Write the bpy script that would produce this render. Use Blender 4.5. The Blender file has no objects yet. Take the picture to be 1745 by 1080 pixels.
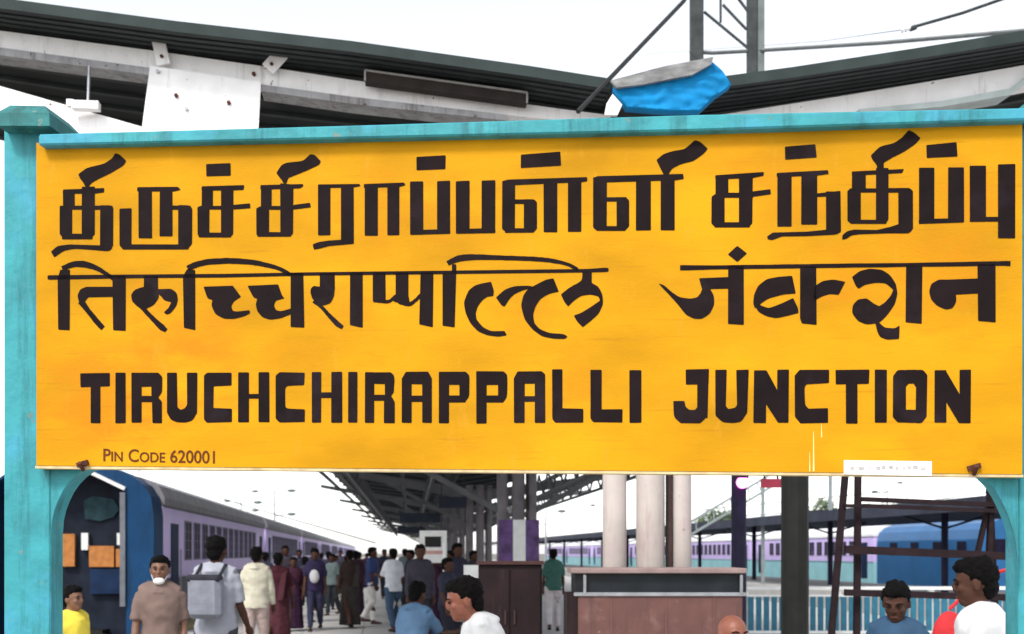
import bpy, bmesh, math, random
from mathutils import Vector, Matrix
from mathutils.geometry import delaunay_2d_cdt
random.seed(7)
SC = bpy.context.scene
COL = SC.collection
# ------------------------------------------------------------ camera, light
FX, CU, HZ, EYE = 2000.0, 872.5, 942.0, 1.62      # focal length in photo pixels, centre, horizon, eye height
cam = bpy.data.cameras.new('camera'); camo = bpy.data.objects.new('camera', cam); COL.objects.link(camo)
camo.location = (0, 0, EYE); camo.rotation_euler = (math.radians(90), 0, 0)
cam.sensor_width = 36; cam.lens = 36 * FX / 1745; cam.shift_y = (HZ - 540) / 1745
cam.clip_start = .05; cam.clip_end = 6000
cam.dof.use_dof = True; cam.dof.focus_distance = 4.15; cam.dof.aperture_fstop = 5.0
SC.camera = camo
SUN_EL, SUN_AZ = 47, 208            # degrees; azimuth measured clockwise from +Y
w = bpy.data.worlds.new('World'); SC.world = w; w.use_nodes = True
nt = w.node_tree; nt.nodes.clear()
sky = nt.nodes.new('ShaderNodeTexSky'); sky.sky_type = 'NISHITA'; sky.sun_disc = False
sky.sun_elevation = math.radians(SUN_EL); sky.sun_rotation = math.radians(SUN_AZ)
sky.air_density = 1.0; sky.dust_density = 1.0; sky.ozone_density = 1.0
hs = nt.nodes.new('ShaderNodeHueSaturation'); hs.inputs['Saturation'].default_value = .22
bg = nt.nodes.new('ShaderNodeBackground'); bg.inputs['Strength'].default_value = .15
wo = nt.nodes.new('ShaderNodeOutputWorld')
nt.links.new(sky.outputs[0], hs.inputs['Color']); nt.links.new(hs.outputs[0], bg.inputs['Color']); nt.links.new(bg.outputs[0], wo.inputs[0])
sl = bpy.data.lights.new('sun', 'SUN'); sl.energy = 1.5; sl.angle = math.radians(12); sl.color = (1, .96, .9)
so = bpy.data.objects.new('sun', sl); COL.objects.link(so)
_el, _az = math.radians(SUN_EL), math.radians(SUN_AZ)
sd = Vector((math.sin(_az) * math.cos(_el), math.cos(_az) * math.cos(_el), math.sin(_el)))
so.rotation_euler = sd.to_track_quat('Z', 'Y').to_euler(); so.location = (0, -5, 20)
vs = SC.view_settings; vs.view_transform = 'Standard'; vs.look = 'None'; vs.gamma = 1; vs.exposure = 1.1
vs.use_curve_mapping = False
SC.cycles.max_bounces = 6; SC.cycles.use_denoising = True

# ------------------------------------------------------------ helpers
def P(u, v, Y): return Vector(((u - CU) / FX * Y, Y, EYE + (HZ - v) / FX * Y))
_m = {}
def mat(name, c, rough=.6, var=.15, scale=6., metal=0., bump=.0, bscale=None, c2=None, f2=.5, spots=None, emit=0, spec=.4, stretch=None):
    """procedural paint: base colour c, broken up by noise, optional second colour patches"""
    if name in _m: return _m[name]
    if sum(c)/3 < .06 and spec == .4: spec = .12; rough = max(rough, .6)
    m = bpy.data.materials.new(name); m.use_nodes = True; n = m.node_tree.nodes; L = m.node_tree.links
    b = n['Principled BSDF']; b.inputs['Roughness'].default_value = rough; b.inputs['Metallic'].default_value = metal
    b.inputs['Specular IOR Level'].default_value = spec
    tc = n.new('ShaderNodeTexCoord'); mp = n.new('ShaderNodeMapping'); L.new(tc.outputs['Object'], mp.inputs[0])
    if stretch: mp.inputs['Scale'].default_value = stretch
    no = n.new('ShaderNodeTexNoise'); no.inputs['Scale'].default_value = scale; no.inputs['Detail'].default_value = 6
    L.new(mp.outputs[0], no.inputs['Vector'])
    r = n.new('ShaderNodeValToRGB'); e = r.color_ramp.elements
    e[0].position = .3; e[1].position = .7
    e[0].color = tuple(max(0, x * (1 - var)) for x in c) + (1,); e[1].color = tuple(min(.95, x * (1 + var)) for x in c) + (1,)
    L.new(no.outputs['Fac'], r.inputs[0]); out = r.outputs[0]
    if c2:
        n2 = n.new('ShaderNodeTexNoise'); n2.inputs['Scale'].default_value = scale * .45; n2.inputs['Detail'].default_value = 8
        n2.inputs['Roughness'].default_value = .65; L.new(mp.outputs[0], n2.inputs['Vector'])
        r2 = n.new('ShaderNodeValToRGB'); r2.color_ramp.elements[0].position = f2; r2.color_ramp.elements[1].position = min(1, f2 + .12)
        L.new(n2.outputs['Fac'], r2.inputs[0])
        mx = n.new('ShaderNodeMixRGB'); L.new(r2.outputs[0], mx.inputs[0]); L.new(out, mx.inputs[1]); mx.inputs[2].default_value = tuple(c2) + (1,)
        out = mx.outputs[0]
    L.new(out, b.inputs['Base Color'])
    if bump:
        bn = n.new('ShaderNodeTexNoise'); bn.inputs['Scale'].default_value = bscale or scale * 5; bn.inputs['Detail'].default_value = 5
        L.new(mp.outputs[0], bn.inputs['Vector'])
        bp = n.new('ShaderNodeBump'); bp.inputs['Strength'].default_value = bump; bp.inputs['Distance'].default_value = .01
        L.new(bn.outputs['Fac'], bp.inputs['Height']); L.new(bp.outputs[0], b.inputs['Normal'])
    if emit:
        b.inputs['Emission Color'].default_value = tuple(c) + (1,); b.inputs['Emission Strength'].default_value = emit
    _m[name] = m; return m

class MB:
    def __init__(s): s.v = []; s.f = []
    def add(s, vs_, fs):
        o = len(s.v); s.v += [tuple(x) for x in vs_]; s.f += [tuple(i + o for i in f) for f in fs]; return s
    def box(s, x0, y0, z0, x1, y1, z1):
        return s.add([(x0,y0,z0),(x1,y0,z0),(x1,y1,z0),(x0,y1,z0),(x0,y0,z1),(x1,y0,z1),(x1,y1,z1),(x0,y1,z1)],
                     [(0,3,2,1),(4,5,6,7),(0,1,5,4),(1,2,6,5),(2,3,7,6),(3,0,4,7)])
    def hull8(s, pts): # 4 bottom-ring + 4 top-ring points
        return s.add(pts, [(0,3,2,1),(4,5,6,7),(0,1,5,4),(1,2,6,5),(2,3,7,6),(3,0,4,7)])
    def prism(s, poly, d): # planar polygon (list of Vector) extruded by Vector d
        n = len(poly); vs_ = [Vector(p) for p in poly]; vs2 = [p + d for p in vs_]
        return s.add(vs_ + vs2, [tuple(range(n))] + [tuple(range(2*n-1, n-1, -1))] + [(i, i+n, (i+1)%n+n, (i+1)%n) for i in range(n)])
    def tube(s, pts, r, n=8, r2=None, squash=1.):
        pts = [Vector(p) for p in pts]; k = len(pts); rings = []
        for i, p in enumerate(pts):
            t = (pts[min(i+1, k-1)] - pts[max(i-1, 0)]).normalized()
            a = t.cross(Vector((0, 0, 1)));
            if a.length < .05: a = t.cross(Vector((0, 1, 0)))
            a.normalize(); b = t.cross(a)
            rr = (r[i] if isinstance(r, (list, tuple)) else (r if r2 is None else r + (r2 - r) * i / (k - 1)))
            rings.append([p + a * rr * math.cos(2*math.pi*j/n) + b * rr * squash * math.sin(2*math.pi*j/n) for j in range(n)])
        vs_ = [q for R in rings for q in R]; fs = []
        for i in range(k - 1):
            for j in range(n): fs.append((i*n+j, i*n+(j+1)%n, (i+1)*n+(j+1)%n, (i+1)*n+j))
        fs.append(tuple(range(n-1, -1, -1))); fs.append(tuple(range((k-1)*n, k*n)))
        return s.add(vs_, fs)
    def bar(s, a, b, wx, wy): # square bar from a to b
        a, b = Vector(a), Vector(b); t = (b - a).normalized(); x = t.cross(Vector((0,1,0)))
        if x.length < .1: x = t.cross(Vector((0,0,1)))
        x.normalize(); y = t.cross(x); x *= wx/2; y *= wy/2
        return s.hull8([a-x-y, a+x-y, a+x+y, a-x+y, b-x-y, b+x-y, b+x+y, b-x+y])
    def ell(s, c, rx, ry, rz, n=14, m=9, rot=None):
        c = Vector(c); vs_ = []
        for i in range(m + 1):
            th = math.pi * i / m
            for j in range(n):
                ph = 2*math.pi*j/n; q = Vector((rx*math.sin(th)*math.cos(ph), ry*math.sin(th)*math.sin(ph), rz*math.cos(th)))
                if rot: q = rot @ q
                vs_.append(c + q)
        fs = [(i*n+j, (i+1)*n+j, (i+1)*n+(j+1)%n, i*n+(j+1)%n) for i in range(m) for j in range(n)]
        return s.add(vs_, fs)
    def build(s, name, m, parent=None, smooth=False, org=None, bevel=0):
        me = bpy.data.meshes.new(name); o0 = Vector(org) if org is not None else Vector((0, 0, 0))
        me.from_pydata([tuple(Vector(v) - o0) for v in s.v], [], s.f); me.validate()
        bm = bmesh.new(); bm.from_mesh(me)
        bmesh.ops.remove_doubles(bm, verts=bm.verts, dist=1e-6); bmesh.ops.recalc_face_normals(bm, faces=bm.faces)
        if bevel: bmesh.ops.bevel(bm, geom=bm.edges[:], offset=bevel, segments=1, affect='EDGES', profile=.5)
        bm.to_mesh(me); bm.free()
        me.materials.append(m)
        if smooth: me.polygons.foreach_set('use_smooth', [True]*len(me.polygons))
        o = bpy.data.objects.new(name, me); COL.objects.link(o)
        if parent is not None: o.parent = parent
        elif org is not None: o.location = o0
        return o
def tag(o, label=None, cat=None, group=None, kind=None):
    for k, x in (('label', label), ('category', cat), ('group', group), ('kind', kind)):
        if x: o[k] = x
    return o
def empty(name, loc, label, cat, group=None, rz=0):
    o = bpy.data.objects.new(name, None); COL.objects.link(o); o.location = loc; o.rotation_euler = (0, 0, rz); o.empty_display_size = .2
    return tag(o, label, cat, group)
def copy_tree(o, parent=None):
    c = o.copy(); COL.objects.link(c)
    if parent is not None: c.parent = parent
    for ch in list(o.children): copy_tree(ch, c)
    return c
TRN, CAN = math.atan((CU - 640) / FX), math.atan((CU - 700) / FX)   # headings of the train and of the canopy
def loc2(frame, x, y, z=0):  # point in a frame turned about the vertical by the heading
    return Vector((x*math.cos(frame) - y*math.sin(frame), x*math.sin(frame) + y*math.cos(frame), z))

# ------------------------------------------------------------ materials
YEL = mat('sign_yellow_paint', (.5, .235, .003), .7, .2, 2., bump=.1, bscale=60, spec=.12, c2=(.49, .19, .004), f2=.53, stretch=(1, 1, 2.2))
def weather_yellow():
    m = YEL; n = m.node_tree.nodes; L = m.node_tree.links; b = n['Principled BSDF']
    src = b.inputs['Base Color'].links[0].from_socket
    tc = n.new('ShaderNodeTexCoord'); mp = n.new('ShaderNodeMapping'); mp.inputs['Scale'].default_value = (3, 3, .9); L.new(tc.outputs['Object'], mp.inputs[0])
    a = n.new('ShaderNodeTexNoise'); a.inputs['Scale'].default_value = 5; a.inputs['Detail'].default_value = 10; a.inputs['Roughness'].default_value = .75
    L.new(mp.outputs[0], a.inputs['Vector'])
    r = n.new('ShaderNodeValToRGB'); r.color_ramp.elements[0].position = .58; r.color_ramp.elements[1].position = .74
    r.color_ramp.elements[1].color = (.5, .5, .5, 1)
    L.new(a.outputs['Fac'], r.inputs[0])
    mx = n.new('ShaderNodeMixRGB'); L.new(r.outputs[0], mx.inputs[0]); L.new(src, mx.inputs[1]); mx.inputs[2].default_value = (.6, .28, .03, 1)
    # thin dirty hairline scratches along the board
    mp2 = n.new('ShaderNodeMapping'); mp2.inputs['Scale'].default_value = (1.2, 1.2, 26); L.new(tc.outputs['Object'], mp2.inputs[0])
    c = n.new('ShaderNodeTexNoise'); c.inputs['Scale'].default_value = 3; c.inputs['Detail'].default_value = 4; L.new(mp2.outputs[0], c.inputs['Vector'])
    r3 = n.new('ShaderNodeValToRGB'); r3.color_ramp.elements[0].position = .62; r3.color_ramp.elements[1].position = .8; r3.color_ramp.elements[1].color = (.45, .45, .45, 1)
    L.new(c.outputs['Fac'], r3.inputs[0])
    mx2 = n.new('ShaderNodeMixRGB'); L.new(r3.outputs[0], mx2.inputs[0]); L.new(mx.outputs[0], mx2.inputs[1]); mx2.inputs[2].default_value = (.3, .11, .006, 1)
    L.new(mx2.outputs[0], b.inputs['Base Color'])
weather_yellow()
TEAL = mat('teal_gloss_paint', (.035, .25, .28), .55, .25, 5., bump=.5, bscale=24, spec=.25, c2=(.05, .29, .4), f2=.52)
TEALD = mat('teal_weathered_paint', (.02, .15, .15), .7, .3, 9., bump=.4, bscale=30, c2=(.03, .22, .23), f2=.55)
INK = mat('dark_brown_letter_paint', (.008, .0035, .004), .75, .35, 9., c2=(.014, .008, .011), f2=.55, spec=.12)
PIN = mat('brown_red_letter_paint', (.1, .028, .008), .7, .2, 20)
WHT = mat('white_steel_paint', (.88, .87, .87), .55, .07, 6., bump=.2, c2=(.66, .62, .61), f2=.6)
WHTD = mat('grey_flange_shade_paint', (.3, .3, .31), .6, .2, 8.)  # grey carries the flange shadow under the white beam; tie plates share it
STEEL = mat('galvanised_steel', (.33, .34, .36), .4, .2, 12., metal=.6)
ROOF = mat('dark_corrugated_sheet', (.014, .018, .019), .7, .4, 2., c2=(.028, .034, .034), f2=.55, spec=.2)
PURL = mat('dark_purlin_paint', (.04, .045, .047), .6, .2, 5.)
TARP = mat('bright_blue_tarpaulin', (.004, .2, .46), .7, .2, 6., bump=.2, spec=.15, bscale=12)
RUST = mat('rusty_iron', (.08, .03, .02), .85, .4, 30., bump=.4)
DKM = mat('dark_rusty_red_metal', (.014, .006, .008), .7, .4, 12., spec=.2)
BLK = mat('near_black_column_paint', (.013, .014, .012), .6, .3, 6., bump=.2, spec=.2)
NAVY = mat('dark_navy_column_paint', (.02, .018, .04), .5, .3, 6.)
COLW = mat('cream_white_column_paint', (.42, .37, .34), .6, .12, 3., bump=.3, c2=(.42, .33, .33), f2=.53)
COLB = mat('dark_brown_column_paint', (.05, .03, .028), .6, .3, 5.)
CONC = mat('platform_paving', (.4, .39, .38), .8, .12, 1.2, bump=.4, bscale=20, c2=(.24, .23, .23), f2=.6)
GRND = mat('gravelly_ballast', (.17, .15, .135), .95, .35, 4., bump=.8, bscale=9, c2=(.1, .09, .08), f2=.5)
BLUE = mat('royal_blue_coach_paint', (.007, .045, .12), .4, .15, 2.)
BLUED = mat('deep_blue_coach_paint', (.008, .022, .06), .5, .3, 3.)
LAV = mat('pale_lavender_coach_paint', (.66, .52, .95), .4, .08, 1.)
SLATE = mat('dark_slate_coach_paint', (.07, .08, .1), .5, .25, 1.)
CROOF = mat('grey_coach_roof', (.2, .19, .21), .5, .2, 1.5)
WROOF = mat('white_coach_roof', (.75, .75, .76), .5, .05, 1.)
GLASS = mat('dark_window_glass', (.008, .006, .02), .5, .3, 2., spec=.1)
AQUA = mat('pale_aqua_coach_paint', (.3, .6, .66), .45, .1, 1.)
TANC = mat('orange_tan_curtain', (.42, .16, .04), .8, .2, 10.)
MAR = mat('dark_maroon_laminate', (.014, .006, .007), .6, .3, 6., spec=.2)
PBR = mat('pinkish_brown_laminate', (.12, .052, .045), .5, .14, 7., c2=(.19, .1, .085), f2=.55)
RAILT = mat('teal_railing_paint', (.012, .12, .19), .5, .25, 6.)
RAILW = mat('white_railing_paint', (.7, .7, .68), .5, .08, 6.)

def weather(m, dirt, amt=.7, thr=.56, chips=None, cthr=.68, st=(7, 7, .7), sc=1.6):
    """rain streaks of dirt and chipped patches laid over a paint"""
    n = m.node_tree.nodes; L = m.node_tree.links; b = n['Principled BSDF']; src = b.inputs['Base Color'].links[0].from_socket
    tc = n.new('ShaderNodeTexCoord'); mp = n.new('ShaderNodeMapping'); mp.inputs['Scale'].default_value = st; L.new(tc.outputs['Object'], mp.inputs[0])
    a = n.new('ShaderNodeTexNoise'); a.inputs['Scale'].default_value = sc; a.inputs['Detail'].default_value = 9; a.inputs['Roughness'].default_value = .7; L.new(mp.outputs[0], a.inputs['Vector'])
    r_ = n.new('ShaderNodeValToRGB'); r_.color_ramp.elements[0].position = thr; r_.color_ramp.elements[1].position = thr + .16; r_.color_ramp.elements[1].color = (amt, amt, amt, 1); L.new(a.outputs['Fac'], r_.inputs[0])
    mx = n.new('ShaderNodeMixRGB'); L.new(r_.outputs[0], mx.inputs[0]); L.new(src, mx.inputs[1]); mx.inputs[2].default_value = tuple(dirt) + (1,); out = mx.outputs[0]
    if chips:
        c = n.new('ShaderNodeTexNoise'); c.inputs['Scale'].default_value = 17; c.inputs['Detail'].default_value = 7; c.inputs['Roughness'].default_value = .6; L.new(tc.outputs['Object'], c.inputs['Vector'])
        r2 = n.new('ShaderNodeValToRGB'); r2.color_ramp.elements[0].position = cthr; r2.color_ramp.elements[1].position = cthr + .02; L.new(c.outputs['Fac'], r2.inputs[0])
        m2 = n.new('ShaderNodeMixRGB'); L.new(r2.outputs[0], m2.inputs[0]); L.new(out, m2.inputs[1]); m2.inputs[2].default_value = tuple(chips) + (1,); out = m2.outputs[0]
    L.new(out, b.inputs['Base Color'])
weather(TEAL, (.015, .09, .1), .7, .5, (.12, .2, .19), .66)
weather(TEALD, (.01, .05, .05), .8, .5, (.12, .2, .18), .66)
weather(WHT, (.3, .25, .22), .55, .55, (.16, .08, .05), .67)
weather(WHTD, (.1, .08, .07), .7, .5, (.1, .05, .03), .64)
weather(COLW, (.28, .2, .19), .6, .52, (.2, .15, .13), .68)
weather(LAV, (.25, .16, .5), .4, .55); weather(CROOF, (.06, .055, .06), .7, .5); weather(BLUE, (.01, .02, .04), .7, .5, (.1, .12, .14), .69)
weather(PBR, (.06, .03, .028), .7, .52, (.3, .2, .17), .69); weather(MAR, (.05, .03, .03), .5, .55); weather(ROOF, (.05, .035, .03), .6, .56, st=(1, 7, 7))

# ------------------------------------------------------------ ground
g = MB(); g.add([(-1500, -300, -1.1), (1500, -300, -1.1), (1500, 3500, -1.1), (-1500, 3500, -1.1)], [(0, 1, 2, 3)])
tag(g.build('ground', GRND), kind='structure')
def slab(name, x0, x1, y0, y1, z=0., m=CONC):
    b = MB(); b.box(x0, y0, -1.09, x1, y1, z)
    o = b.build(name, m); o.rotation_euler = (0, 0, TRN); return tag(o, kind='structure')
plat = slab('platform', -4.3, 13, -8, 420)
slab('platform_opposite', 19.2, 26.5, -8, 420)
# edge coping, yellow line and paving flags of the near platform
cp = MB()
for i in range(70): cp.box(-4.36, i*6 - 4, -.02, -3.9, i*6 + 1.985, .035)
o = cp.build('edge_coping', mat('worn_yellow_coping', (.5, .42, .2), .8, .2, 3.), plat); o['kind'] = 'stuff'
flag = MB(); flag.box(0, 0, .0, 1.185, 1.185, .022)
f0 = None; rnd = random.Random(3); k = 0
for iy in range(17, 31):
    for ix in range(0, 7):
        o = flag.build('paving_slab', CONC, plat) if f0 is None else f0.copy()
        if f0 is None: f0 = o
        else: COL.objects.link(o); o.parent = plat
        o.location = (-3.85 + ix*1.2, iy*1.2, rnd.uniform(-.004, .004)); k += 1
fl = MB()
for iy in range(31, 120):
    for ix in range(0, 14): fl.box(-3.85 + ix*1.2, iy*1.2, .001, -3.85 + ix*1.2 + 1.185, iy*1.2 + 1.185, .022 + rnd.uniform(-.004, .004))
o = fl.build('paving_slab', CONC, plat); o['kind'] = 'stuff'
# rails beside both platforms
for x in (-7.0, -5.3, 14.9, 16.6, 29.9, 31.6):
    b = MB(); b.box(x - .035, 5, -1.02, x + .035, 420, -.87); b.box(x - .07, 5, -1.09, x + .07, 420, -1.02)
    o = b.build('rail', STEEL); o.rotation_euler = (0, 0, TRN); tag(o, kind='structure')

# ------------------------------------------------------------ the station name board
BL = P(62, 793, 4.42); BR = P(1742, 808, 3.993)
E = Vector((BR.x - BL.x, BR.y - BL.y, 0)).normalized(); N = Vector((E.y, -E.x, 0))   # N points to the viewer
if N.y > 0: N = -N
def S(u, v, off=0.):  # point of the board plane (moved off metres behind it) at a photo pixel
    o_ = Vector((0, 0, EYE)); d = Vector(((u - CU)/FX, 1, (HZ - v)/FX)); q = Vector((BL.x, BL.y, 0)) - N*off
    q.z = EYE; t = (q - o_).dot(N) / d.dot(N); return o_ + d*t
SB = Vector(((BL.x + BR.x)/2, (BL.y + BR.y)/2, 0))
sign = empty('station_name_board', SB, 'large yellow station name board in teal concrete frame, three scripts reading Tiruchchirappalli Junction', 'sign')
def sp(mb, name, m, **k): return mb.build(name, m, sign, org=SB, **k)
def quad(a, b, c, d, off, depth): # four photo pixels, prism depth metres backwards
    mb = MB(); mb.prism([S(*a, off), S(*b, off), S(*c, off), S(*d, off)], -N*depth); return mb
sp(quad((62, 793), (1742, 808), (1742, 200), (62, 243), 0, .06), 'panel', YEL)
sp(quad((60, 798), (1744, 813), (1744, 808.6), (60, 793.6), .002, .055), 'panel_edge', mat('pale_panel_edge', (.55, .42, .22), .7, .25, 20))
rl = MB()
rp = [(65, 228), (600, 213), (1180, 195), (1752, 183)]; rb = [(1752, 203.5), (1180, 222), (600, 235), (65, 247)]
rl.prism([S(u, v, -.045) for u, v in rp + rb], -N*.13)
sp(rl, 'top_rail', TEAL, bevel=.006)
def vpost(u0, u1, vtop, off, depth):
    a, b = S(u0, vtop, off), S(u1, vtop, off); mb = MB(); z = (a.z + b.z)/2
    q = [Vector((a.x, a.y, -.02)), Vector((b.x, b.y, -.02)), Vector((b.x, b.y, z)), Vector((a.x, a.y, z))]
    mb.prism(q, -N*depth); return mb
sp(vpost(6, 86, 206, .062, .1), 'post', TEAL, bevel=.006)
sp(vpost(1736, 1840, 196, .062, .16), 'post', TEAL, bevel=.006)
def cap(u0, u1, v0, v1):
    a, b = S(u0, v1, -.02), S(u1, v1, -.02); c, d = S(u0, v0, -.02), S(u1, v0, -.02); mb = MB()
    i = .035; up = Vector((0, 0, 1)); h = c.z - a.z
    mb.hull8([a, b, b - N*.26, a - N*.26] + [a + up*h*.55, b + up*h*.55, b - N*.26 + up*h*.55, a - N*.26 + up*h*.55])
    mb.hull8([a + up*h*.55, b + up*h*.55, b - N*.26 + up*h*.55, a - N*.26 + up*h*.55] +
             [a + E*i - N*i + up*h, b - E*i - N*i + up*h, b - E*i - N*.22 + up*h, a + E*i - N*.22 + up*h]); return mb
sp(cap(-6, 84, 174, 214), 'cap', TEALD); sp(cap(1736, 1850, 168, 204), 'cap', TEALD)
hl = [(86.6, 1010), (87, 910), (89, 885), (93, 868), (99, 852), (107, 836), (117, 822), (129, 810), (142, 801), (156, 796), (156, 760), (86.6, 760)]
mb = MB(); mb.prism([S(u, v, .064) for u, v in hl], -N*.09); sp(mb, 'haunch', TEAL)
hr = [(1735.4, 1010), (1734, 950), (1731, 925), (1726, 902), (1720, 883), (1712, 864), (1703, 846), (1692, 829), (1679, 815), (1664, 804), (1664, 765), (1735.4, 765)]
mb = MB(); mb.prism([S(u, v, .064) for u, v in hr], -N*.09); sp(mb, 'haunch', TEAL)
for (u, v) in ((142, 793), (1660, 799)):
    c = S(u, v, -.004); mb = MB(); mb.bar(c - E*.022 + N*.004, c + E*.02 + Vector((0, 0, .012)) + N*.004, .018, .012)
    mb.tube([c + Vector((0, 0, -.018)), c + N*.03 + Vector((0, 0, .008))], .008, 6); sp(mb, 'rusty_hook', RUST)
# small white notice screwed to the lower edge, its line of print too faint to read
mb = quad((1438, 808), (1588, 811), (1588, 786), (1438, 784), -.003, .003)
nt_ = sp(mb, 'notice_plate', mat('off_white_notice_plate', (.78, .76, .68), .5, .05, 20)); nt_['label'] = 'small off-white strip notice on the lower edge'
mb = MB(); rr = random.Random(5); u = 1449.
while u < 1572:
    w_ = rr.uniform(3, 9); y0 = rr.uniform(793, 795)
    mb.prism([S(u, y0 + 5, -.0052), S(u + w_, y0 + 5, -.0052), S(u + w_, y0, -.0052), S(u, y0, -.0052)], N*.0004); u += w_ + rr.uniform(3, 9)
sp(mb, 'faded_print', mat('faded_grey_print', (.4, .38, .38), .8, .3, 40))
# pale drips
mb = MB()
for (u, v0, v1, w_) in ((1385, 735, 803, 3), (1399, 722, 745, 2), (1379, 770, 803, 2)):
    mb.prism([S(u, v1, -.0012), S(u + w_, v1, -.0012), S(u + w_*.6, v0, -.0012), S(u + w_*.3, v0, -.0012)], N*.0003)
sp(mb, 'paint_drip', mat('pale_yellow_drip', (.88, .6, .2), .6, .1, 30))

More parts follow.
